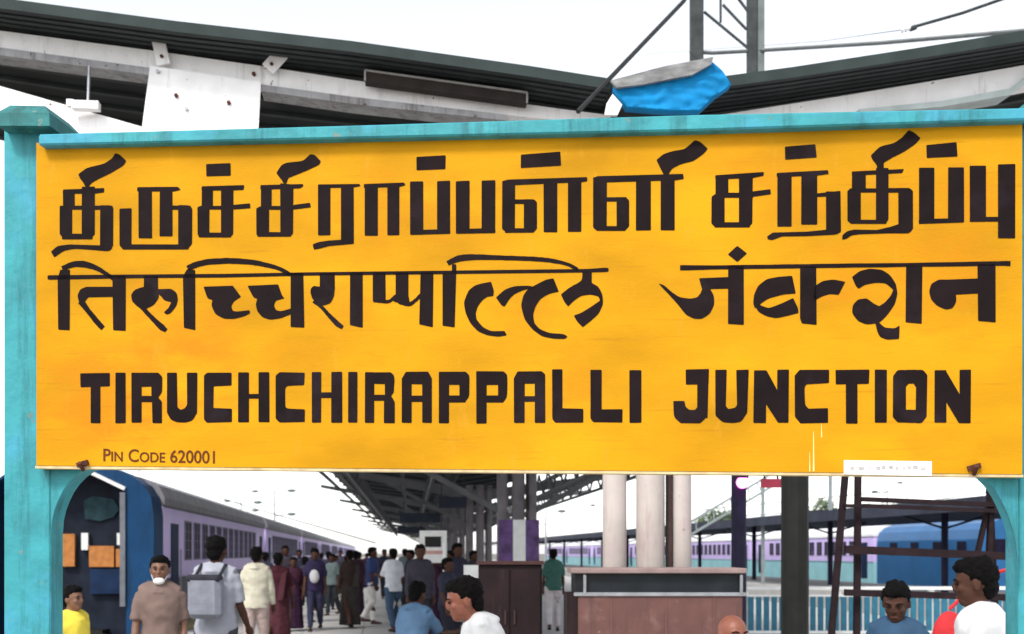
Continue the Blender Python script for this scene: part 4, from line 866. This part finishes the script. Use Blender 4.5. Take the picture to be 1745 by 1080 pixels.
def person(px, Y, label, face=0., hgt=1.68, shirt=(.5, .5, .5), trousers=(.05, .05, .07), skin=SKIN, lean=0., sit=False, swing=18., arms=((8, 12), (-6, 20)), abd=7.,
           head_turn=0., head_nod=0., near=True, sleeve='short', dress=None, stripes=None, bald=False, hair=HAIR, slope=1., group=None, loc=None, stout=1.0, hem=.86, head=1.06):
    """one person: continuous body (head, trunk, limbs, hands with fingers), hair and clothes as parts; front is local -Y"""
    root = empty('person', loc if loc is not None else (P(px, HZ, Y).x, Y, .022), label, 'person', group, rz=math.radians(face))
    k = hgt/1.7; vx = .0075 if near else .013
    hip_z = .92*k; drop = -.44*k if sit else 0
    nR = math.radians
    def tr(q):  # lean the upper body about the hips
        q = Vector(q)
        if q.z > hip_z - .02:
            f = min(1, (q.z - hip_z + .02)/(.3*k)); q = Vector((0, 0, hip_z)) + Matrix.Rotation(nR(lean)*f, 3, 'X') @ (q - Vector((0, 0, hip_z)))
        return q + Vector((0, 0, drop))
    def lean_fix(mbx, i0):
        mbx.v[i0:] = [tuple(tr(v)) for v in mbx.v[i0:]]
    def torso(mbx, g=0., z0=.86, z1=1.44):
        i0 = len(mbx.v)
        rings = [(.84, .165, .115), (.92, .17, .12), (1.0, .155, .11), (1.08, .145, .105), (1.18, .16, .11), (1.28, .178, .115), (1.36, .18, .105), (1.42, .15, .085), (1.455, .085, .065)]
        rings = [q for q in rings if z0 <= q[0] <= z1 + .02]; n = 20; vs_ = []
        for z, rx, ry in rings:
            for j in range(n): a = 2*math.pi*j/n; vs_.append(((rx + g)*stout*k*math.cos(a), (ry + g)*stout*k*math.sin(a), z*k))
        fs = [(i*n+j, i*n+(j+1)%n, (i+1)*n+(j+1)%n, (i+1)*n+j) for i in range(len(rings)-1) for j in range(n)]
        fs += [tuple(range(n-1, -1, -1)), tuple(range((len(rings)-1)*n, len(rings)*n))]
        mbx.add(vs_, fs); lean_fix(mbx, i0)
    # legs
    legs = []
    for sx, a in ((-1, swing), (1, -swing)):
        h = Vector((sx*.09*k, 0, .9*k + drop)); th = nR(84 if sit else a); kb = nR(84 if sit else (6 if a > 0 else 22) if swing else 3)
        d1 = Vector((0, -math.sin(th), -math.cos(th))); kn = h + d1*.43*k
        d2 = Vector((0, -math.sin(th - kb), -math.cos(th - kb))); an = kn + d2*.41*k; legs.append([h, kn, an])
    low = min(l[2].z for l in legs) - .07*k   # lowest ankle decides where the sole is
    # arms
    armsj = []
    for sx, (a, el) in zip((-1, 1), arms):
        sh = Vector((sx*.168*k*stout, 0, 1.385*k)); ab = nR(abd); A = nR(a)
        d1 = Vector((sx*math.sin(ab), -math.sin(A)*math.cos(ab), -math.cos(A)*math.cos(ab))); eb = sh + d1*.28*k
        B = nR(a + el); d2 = Vector((sx*math.sin(ab)*.3, -math.sin(B), -math.cos(B))).normalized(); wr = eb + d2*.25*k
        armsj.append([tr(sh), tr(sh) + d1*.28*k, tr(sh) + d1*.28*k + d2*.25*k, d2, sx])
    body = MB(); torso(body)
    i0 = len(body.v); body.tube([(0, 0, 1.42*k), (0, -.005*k, 1.47*k), (0, -.015*k, 1.54*k)], [.075*k, .056*k, .054*k], 12)
    hc = Vector((0, -.022*k, 1.595*k)); HR = Matrix.Rotation(nR(head_turn), 3, 'Z') @ Matrix.Rotation(nR(head_nod), 3, 'X')
    hk = k*head
    def hd(q): return hc + HR @ (Vector(q)*hk)
    hs0 = len(body.v)
    for c, r3 in (((0, .012, .022), (.074, .092, .088)), ((0, -.012, -.03), (.062, .072, .075)), ((0, -.045, -.078), (.036, .036, .03)), ((0, -.086, -.008), (.01, .015, .024)), ((0, -.088, -.024), (.015, .013, .01)),
                  ((-.074, .012, -.01), (.01, .02, .032)), ((.074, .012, -.01), (.01, .02, .032)), ((0, -.068, .022), (.05, .018, .012)), ((0, -.071, -.052), (.024, .013, .007)), ((0, -.072, -.063), (.021, .012, .007)), ((-.036, -.058, -.02), (.02, .02, .02)), ((.036, -.058, -.02), (.02, .02, .02))):
        body.ell(hd(c), r3[0]*hk, r3[1]*hk, r3[2]*hk, 16, 10, HR)
    lean_fix(body, i0)
    for h, kn, an in legs:
        body.tube([h + Vector((0, 0, .04*k)), h*.6 + kn*.4, kn, kn*.65 + an*.35, an], [.085*k, .075*k, .052*k, .053*k, .036*k], 12)
        t = an + Vector((0, -.13*k, -.045*k)); body.tube([an + Vector((0, .05*k, -.04*k)), an + Vector((0, -.03*k, -.035*k)), t, t + Vector((0, -.05*k, -.005))], [.034*k, .04*k, .036*k, .024*k], 10, squash=.8)
    for sh, eb, wr, d, sx in armsj:
        body.tube([sh + Vector((-sx*.03, 0, 0)), sh*.5 + eb*.5, eb, eb*.6 + wr*.4, wr], [.05*k, .043*k, .036*k, .036*k, .024*k], 12)
        side = Vector((0, 1, 0)) if abs(d.y) < .8 else Vector((0, 0, 1)); fw = (side - d*side.dot(d)).normalized()
        pl = wr + d*.05*k; body.tube([wr, pl, wr + d*.09*k], [.022*k, .036*k, .034*k], 10)
        inn_ = Vector((-sx, 0, 0)); inn_ = (inn_ - d*inn_.dot(d)).normalized()
        fr = .0085*k if near else .011*k
        for q, (o_, L_) in enumerate(((-.03, .062), (-.01, .075), (.01, .07), (.03, .055))):
            b_ = wr + d*.085*k + fw*o_*k; body.tube([b_, b_ + d*L_*.5*k + inn_*.006*k, b_ + d*L_*.85*k + inn_*.022*k], [fr, fr, fr*.85], 6)
        b_ = wr + d*.03*k - fw*.02*k; body.tube([b_, b_ - fw*.028*k + d*.03*k, b_ - fw*.034*k + d*.06*k + inn_*.01], [fr*1.2, fr*1.1, fr*.9], 6)
    bo = remesh(body, 'body', skin, root, vx, 2)
    # face parts
    HM = (lambda q: tr(hd(q)))
    if near:
        for sx in (-1, 1):
            e_ = MB(); e_.ell(HM((sx*.031, -.079, .004)), .012*k, .008*k, .006*k, 8, 6, HR); e_.build('eye', EYE_M, root, smooth=True)
            e_ = MB(); e_.tube([HM((sx*.015, -.087, .022)), HM((sx*.032, -.084, .028)), HM((sx*.05, -.07, .022))], .0035*k, 5); e_.build('eyebrow', hair, root)
        e_ = MB(); e_.tube([HM((-.022, -.08, -.058)), HM((0, -.0865, -.057)), HM((.022, -.083, -.058))], [.002*k, .004*k, .002*k], 6); e_.build('mouth', LIP, root)
    # hair: thick shell over crown, back and sides
    if not bald:
        hb = MB(); n_, m_ = 22, 14; vs_ = []; rg = random.Random(int(px*7) % 977)
        hb.ell(hd((0, .02, .036)), .083*hk, .098*hk, .088*hk, 18, 12, HR); hb.ell(hd((0, .062, -.025)), .066*hk, .045*hk, .062*hk, 14, 9, HR)
        hb.ell(hd((0, -.03, .082)), .06*hk, .055*hk, .036*hk, 12, 8, HR)
        for j in range(46):
            a = rg.uniform(0, 6.28); zz = rg.uniform(.02, .115); rr_ = math.sqrt(max(.05, 1 - ((zz - .03)/.1)**2))
            hb.ell(hd((math.cos(a)*.074*rr_, .02 + abs(math.sin(a))*.085*rr_ if math.sin(a) > 0 else .02 + math.sin(a)*.07*rr_, zz)), .018*hk, .018*hk, .014*hk, 6, 4)
        # keep the forehead and face clear
        hb.v = [tuple(v) for v in hb.v]
        i_ = 0; nv = []
        Hi = HR.inverted()
        for v in hb.v:
            l = Hi @ ((Vector(v) - hc)/hk)
            if l.z < .048 and l.y < -.012: l.y = -.012 + (l.y + .012)*.1; 
            nv.append(tuple(hd(l)))
        hb.v = nv; lean_fix(hb, 0); remesh(hb, 'hair', hair, root, .0075 if near else .012, 1)
    elif bald == 'fringe':
        hb = MB(); hb.ell(hd((0, .062, -.025)), .07*k, .045*k, .04*k, 14, 9, HR); lean_fix(hb, 0); remesh(hb, 'hair', hair, root, .008, 1)
    # clothes
    sc_ = tuple(shirt); sm_ = mat('cloth_%03d_%03d_%03d' % tuple(int(x*200) for x in sc_), sc_, .8, .12, 9, bump=.35, bscale=14, c2=stripes, f2=.5) if not stripes else mat('striped_cloth', sc_, .8, .1, 3, c2=stripes, f2=.5, stretch=(1, 1, 14))
    sb = MB(); torso(sb, .023, z0=.83, z1=1.44)
    i0 = len(sb.v); sb.tube([(0, .004, 1.40*k), (0, 0, 1.478*k)], [.14*k, .074*k], 14); lean_fix(sb, i0)
    sb.v = [(x, y, z) for x, y, z in sb.v]
    for sh, eb, wr, d, sx in armsj:
        if sleeve == 'short': sb.tube([sh + Vector((-sx*.01, 0, 0)), sh*.55 + eb*.45, sh*.12 + eb*.88], [.058*k, .06*k, .058*k], 12)
        else: sb.tube([sh + Vector((-sx*.01, 0, 0)), sh*.5 + eb*.5, eb, eb*.5 + wr*.5, eb*.08 + wr*.92], [.058*k, .056*k, .05*k, .046*k, .04*k], 12)
        i0 = len(sb.v); sb.tube([(0, .01*k, 1.435*k), (sx*.09*k*stout, .005*k, 1.42*k), (sx*.17*k*stout, 0, 1.385*k)], [.074*k, .068*k, .062*k], 12); lean_fix(sb, i0)
    remesh(sb, 'shirt', sm_, root, .011 if near else .015, 3)
    tm = mat('cloth_%03d_%03d_%03d' % tuple(int(x*200) for x in trousers), tuple(trousers), .85, .15, 8, bump=.3, bscale=12)
    tb = MB()
    if dress:
        n = 22; vs_ = []; rr_ = random.Random(4); rings = [(1.02, .165, .125), (.9, .195, .15), (.6, .2, .17), (.3, .22, .2), (.09, .24, .22)]
        for z, rx, ry in rings:
            for j in range(n): a = 2*math.pi*j/n; q = 1 + (.05*math.sin(a*7) if z < .7 else 0); vs_.append((rx*q*k*math.cos(a), ry*q*k*math.sin(a), z*k))
        fs = [(i*n+j, (i+1)*n+j, (i+1)*n+(j+1)%n, i*n+(j+1)%n) for i in range(len(rings)-1) for j in range(n)] + [tuple(range(n)), tuple(range(5*n-1, 4*n-1, -1))]
        tb.add(vs_, fs); remesh(tb, 'skirt', tm, root, .013, 2)
        sa = MB(); sa.tube([tr((-.15*k, -.08*k, 1.44*k)), tr((0, -.15*k, 1.2*k)), tr((.16*k, -.1*k, 1.0*k))], [.05*k, .06*k, .05*k], 8, squash=.4)
        sa.tube([tr((-.15*k, -.04*k, 1.46*k)), tr((-.14*k, .1*k, 1.35*k)), tr((-.1*k, .17*k, .9*k))], [.05*k, .07*k, .09*k], 8, squash=.35); remesh(sa, 'shawl', tm, root, .013, 2)
    else:
        z9 = hip_z + drop
        tb.ell((0, .0, z9), .172*k*stout, .135*k*stout, .12*k, 16, 10)
        for h, kn, an in legs: tb.tube([h + Vector((0, 0, .03*k)), h*.6 + kn*.4, kn, kn*.5 + an*.5, kn*.04 + an*.96], [.105*k, .094*k, .074*k, .068*k, .06*k], 14)
        remesh(tb, 'trousers', tm, root, .011 if near else .015, 3)
    sh_ = mat('dark_leather', (.02, .016, .014), .5, .2, 9)
    for h, kn, an in legs:
        q = MB(); q.tube([an + Vector((0, .055*k, -.052*k)), an + Vector((0, -.03*k, -.052*k)), an + Vector((0, -.19*k, -.06*k))], [.04*k, .046*k, .04*k], 10, squash=.62); q.build('shoe', sh_, root, smooth=True)
    root.location.z -= low - .0 if not sit else 0
    if sit: root.location.z += 0
    root['_k'] = k; return root
def clean(o):
    if '_k' in o: del o['_k']
W_ = (.62, .63, .64)
pA = person(868, 6.1, 'man with thick black hair seen in profile facing left, white collared shirt', face=-84, head=1.12, hgt=1.49, shirt=W_, trousers=(.05, .05, .06), skin=SKR, lean=22, swing=4, arms=((30, 40), (22, 50)), head_nod=-8)
pB = person(1683, 5.8, 'black haired man in bright white shirt at right edge, facing left', face=-112, head=1.16, hgt=1.54, shirt=(.7, .7, .7), trousers=(.03, .03, .04), skin=SKD, swing=3, arms=((14, 40), (10, 30)), stout=1.1, head_nod=4, lean=4)
pC = person(1531, 6.7, 'dark faced man in blue shirt with white sleeve standing before the steel trolley', face=-28, head=1.16, hgt=1.40, shirt=(.02, .06, .12), trousers=(.02, .02, .03), skin=SKD, swing=2, arms=((10, 40), (5, 20)), head_nod=14, lean=6)
pD = person(1246, 6.6, 'bald man with reddish scalp seated in front of the brown counter', face=20, hgt=1.70, shirt=(.2, .2, .22), skin=SKR, sit=True, bald='fringe', arms=((30, 60), (30, 60)))
pE = person(273, 9.6, 'person with lowered white face mask and brown printed shirt', face=10, hgt=1.55, shirt=(.15, .1, .085), trousers=(.05, .04, .05), skin=SKIN, swing=5)
pF = person(368, 10.4, 'man in grey striped shirt carrying a grey backpack, seen from behind', face=172, hgt=1.72, shirt=(.3, .31, .36), trousers=(.05, .05, .06), skin=SKD, swing=6, arms=((10, 30), (4, 70)))
pG = person(437, 16.5, 'man in loose cream shirt and pinkish trousers walking away', face=178, hgt=1.66, shirt=(.5, .47, .37), trousers=(.33, .25, .23), skin=SKD, swing=9, sleeve='long')
pH = person(122, 8.8, 'child in bright yellow shirt beside the left post, looking right', face=70, hgt=1.33, shirt=(.75, .6, .06), trousers=(.04, .04, .06), skin=SKIN, swing=4)
pI = person(697, 12.5, 'man in light blue shirt seated on bench, back turned', face=150, hgt=1.76, shirt=(.07, .14, .24), trousers=(.03, .04, .09), skin=SKD, sit=True, lean=12, arms=((40, 50), (40, 50)))
pJ = person(634, 26.5, 'man in navy shirt and white trousers standing in profile', face=80, hgt=1.7, shirt=(.02, .04, .14), trousers=(.6, .58, .56), skin=SKD, swing=7, near=False)
pK = person(670, 23.5, 'man in white shirt and blue jeans under the canopy edge', face=-150, hgt=1.66, shirt=(.55, .56, .6), trousers=(.03, .06, .11), skin=SKD, swing=5, near=False, arms=((10, 20), (20, 80)))
pL = person(474, 19., 'woman in dark maroon dress walking beside the man in cream', face=170, hgt=1.6, shirt=(.045, .01, .017), trousers=(.06, .018, .025), skin=SKD, dress=True, near=False)
pM = person(537, 24., 'person in dark violet shirt carrying a pale bag in front', face=5, hgt=1.66, shirt=(.025, .018, .05), trousers=(.03, .03, .06), skin=SKD, near=False, swing=10)
pN = person(596, 25., 'heavy person in dark brown coat standing left of the man in navy', face=-160, hgt=1.66, shirt=(.03, .02, .018), trousers=(.035, .03, .028), skin=SKD, near=False, dress=True, sleeve='long')
pO = person(943, 24., 'person in green top standing in the bright gap between cabinet and counter', face=180, hgt=1.66, shirt=(.03, .1, .08), trousers=(.5, .45, .46), skin=SKD, near=False, swing=5)
# seats for the seated people
def stool(o, label, w=.42, h=.46):
    e_ = empty('bench', (o.location.x, o.location.y, .0), label, 'bench', rz=o.rotation_euler.z)
    mb = MB(); mb.box(-.6, -.1, h - .1, .6, .26, h - .05); mb.build('seat', COLB, e_, bevel=.006)
    for x in (-.5, .5):
        for y in (-.06, .2):
            mb = MB(); mb.box(x - .02, y, .02, x + .02, y + .04, h - .101); mb.build('leg', STEEL, e_)
stool(pI, 'low dark bench under the seated man in light blue'); stool(pD, 'low dark bench under the seated bald man')
for o in (pI, pD): o.location.z = -.0
# belongings
def attach_box(p_, name, label, cat, lo, hi, m, bev=.02, r=None):
    e_ = MB(); e_.box(*lo, *hi); o = e_.build(name, m, bevel=bev); o.location = p_.location; o.rotation_euler = p_.rotation_euler; tag(o, label, cat); return o
bk = attach_box(pF, 'backpack', 'grey backpack with dark top worn by the man in the grey striped shirt', 'backpack', (-.15, .15, 1.02), (.15, .3, 1.4), mat('grey_backpack_cloth', (.2, .21, .25), .8, .15, 12, bump=.4), .04)
q = MB(); q.box(-.152, .2, 1.34, .152, .306, 1.405); q.build('top_flap', mat('dark_backpack_cloth', (.03, .03, .04), .8, .2, 12), bk, bevel=.02)
for x in (-.11, .11):
    q = MB(); q.tube([(x, .17, 1.4), (x, .06, 1.485), (x, -.08, 1.44), (x, -.13, 1.3)], .016, 6); q.build('strap', mat('dark_backpack_cloth', (.03, .03, .04)), bk)
mk = MB(); mk.ell((0, -.085, 1.392), .046, .034, .03, 14, 8); mk.tube([(-.045, -.075, 1.4), (-.07, -.01, 1.45)], .003, 4); mk.tube([(.045, -.075, 1.4), (.07, -.01, 1.45)], .003, 4)
o = mk.build('face_mask', RAILW, smooth=True); o.location = pE.location + Vector((0, 0, -.03)); o.rotation_euler = pE.rotation_euler; tag(o, 'white face mask pulled down under the chin of the person in brown', 'face mask')
bg_ = MB(); bg_.ell((0, -.2, 1.12), .1, .07, .14, 12, 8); o = bg_.build('bag', mat('pale_bag', (.5, .48, .5), .8, .1, 9), smooth=True); o.location = pM.location; o.rotation_euler = pM.rotation_euler; tag(o, 'pale bag held against the dark violet shirt', 'bag')
rc = MB(); rc.ell((0, 0, 0), .11, .07, .19, 14, 10)
bgx = empty('shoulder_bag', (P(1618, HZ, 7.1).x, 7.1, 1.08), 'bright red shoulder bag hanging beside the man in bright white shirt', 'bag')
rc.build('pouch', mat('red_cloth', (.5, .02, .025), .8, .15, 9, bump=.4), bgx, smooth=True)
q = MB(); q.tube([(0, 0, .2), (.2, -.02, .4), (.33, -.12, .45)], .012, 6); q.build('strap', mat('red_cloth', (.5, .02, .025)), bgx)
# crowd further along the platform: four built figures, copied
crowd_src = [
 person(560, 33, 'x', face=175, hgt=1.66, shirt=(.03, .03, .05), trousers=(.02, .02, .03), skin=SKD, near=False, swing=12),
 person(700, 30, 'x', face=10, hgt=1.7, shirt=(.045, .04, .055), trousers=(.03, .03, .035), skin=SKD, near=False, swing=6, sleeve='long'),
 person(715, 34, 'x', face=100, hgt=1.58, shirt=(.04, .012, .025), trousers=(.025, .01, .025), skin=SKD, near=False, dress=True),
 person(583, 36, 'x', face=-20, hgt=1.68, shirt=(.12, .16, .16), trousers=(.03, .035, .04), skin=SKD, near=False, swing=9)]
spots = [(0, 560, 33, 175), (1, 716, 19, 10), (2, 742, 22, 100), (3, 566, 30, -20), (0, 520, 27, 160), (2, 500, 24, 10), (1, 612, 38, 170), (0, 655, 41, 20), (3, 690, 35, 190), (0, 700, 27, -60), (1, 580, 46, 0), (2, 625, 52, 180),
         (1, 548, 40, 190), (0, 640, 60, 170), (3, 600, 64, 10), (2, 770, 25, -90), (0, 762, 17.5, 60), (1, 486, 29, 15), (2, 668, 56, 0), (0, 510, 34, 5), (1, 806, 26, 60), (0, 452, 27.5, 170),
 (0, 535, 31, 20), (1, 592, 33, 150), (0, 572, 41, -40), (2, 606, 29, 200), (0, 725, 29, 15), (1, 752, 31, 175), (0, 488, 38, 0), (0, 779, 20, 40)]
looks = ['in near-black clothes', 'in charcoal long sleeves', 'in plum sari', 'in pale grey-green shirt']
where = ['mid-platform beside the lavender train', 'leftmost under the canopy columns', 'near the white notice board', 'left of the dark coat figure', 'left of the person with the pale bag', 'behind the woman in maroon', 'deep in the crowd, left of the man in navy', 'far off right of the man in navy', 'behind the man in white shirt and jeans', 'just right of the man in jeans', 'far back by the train doors', 'farthest plum figure near the train end',
         'by the fourth coach', 'tiny at the far platform end', 'tiny in the far crowd by the train', 'between the canopy columns', 'standing just left of the thin white post', 'behind the man in cream shirt', 'small beneath the far canopy edge', 'close to the train side beyond the maroon woman', 'half hidden behind the maroon cabinet top', 'walking away left of the woman in maroon',
 'facing us behind the violet figure', 'close behind the dark coat figure', 'turned aside in mid crowd', 'just left of the man in navy, facing away', 'facing us under the notice board', 'deep between the grey columns', 'far by the coach doors left of the crowd', 'close beside the foreground man\'s hair']
used_ = set(); rsc = random.Random(12)
for (k, u, Y, f), wh in zip(spots, where):
    o = crowd_src[k] if k not in used_ else copy_tree(crowd_src[k]); used_.add(k)
    z = o.location.z; o.location = (P(u, HZ, Y).x, Y, z); o.rotation_euler = (0, 0, math.radians(f)); o['label'] = f'distant person {looks[k]}, {wh}'; o['group'] = 'crowd on the platform'; o.scale = (rsc.uniform(.9, 1.06),)*3
# inclined lattice stair of a footbridge and overhead wires at right
fb = empty('footbridge_stair', (P(1225, HZ, 60).x, 60, 0), 'thin lattice stair of a footbridge seen right of the cream columns', 'stair'); fo = fb.location
for dv in (0, 22):
    mb = MB(); mb.bar(P(1150, 905 + dv, 60), P(1420, 745 + dv, 60), .12, .1); mb.build('stringer', mat('pale_steel_grey', (.2, .23, .23), .6, .2, 3), fb, org=fo)
for k in range(18):
    u = 1155 + k*15; v = 902 - k*15*160/270
    mb = MB(); mb.bar(P(u, v, 60), P(u + (9 if k % 2 else 2), v + 18, 60), .06, .06); mb.build('lattice_bar', mat('pale_steel_grey', (.2, .23, .23)), fb, org=fo)
for u in (1160, 1300, 1415):
    mb = MB(); mb.bar(P(u, 905 - (u-1155)*.59 + 10, 60), Vector((P(u, 0, 60).x, 60, 0)), .16, .16); mb.build('column', mat('pale_steel_grey', (.2, .23, .23)), fb, org=fo)
for i, (u0, v0, u1, v1) in enumerate(((1200, 868, 1900, 790), (1200, 884, 1900, 822), (1380, 872, 1760, 828), (200, 790, 640, 925))):
    mb = MB(); mb.tube([P(u0, v0, 70), P((u0+u1)/2, (v0+v1)/2 + 5, 60), P(u1, v1, 50)], .025, 4)
    tag(mb.build('overhead_wire', mat('dark_wire', (.03, .03, .03))), ['upper overhead wire crossing behind the steel trolley', 'lower overhead wire crossing behind the steel trolley', 'short middle overhead wire at far right', 'overhead wire above the left train roof'][i], 'wire')
for o in bpy.data.objects: clean(o)
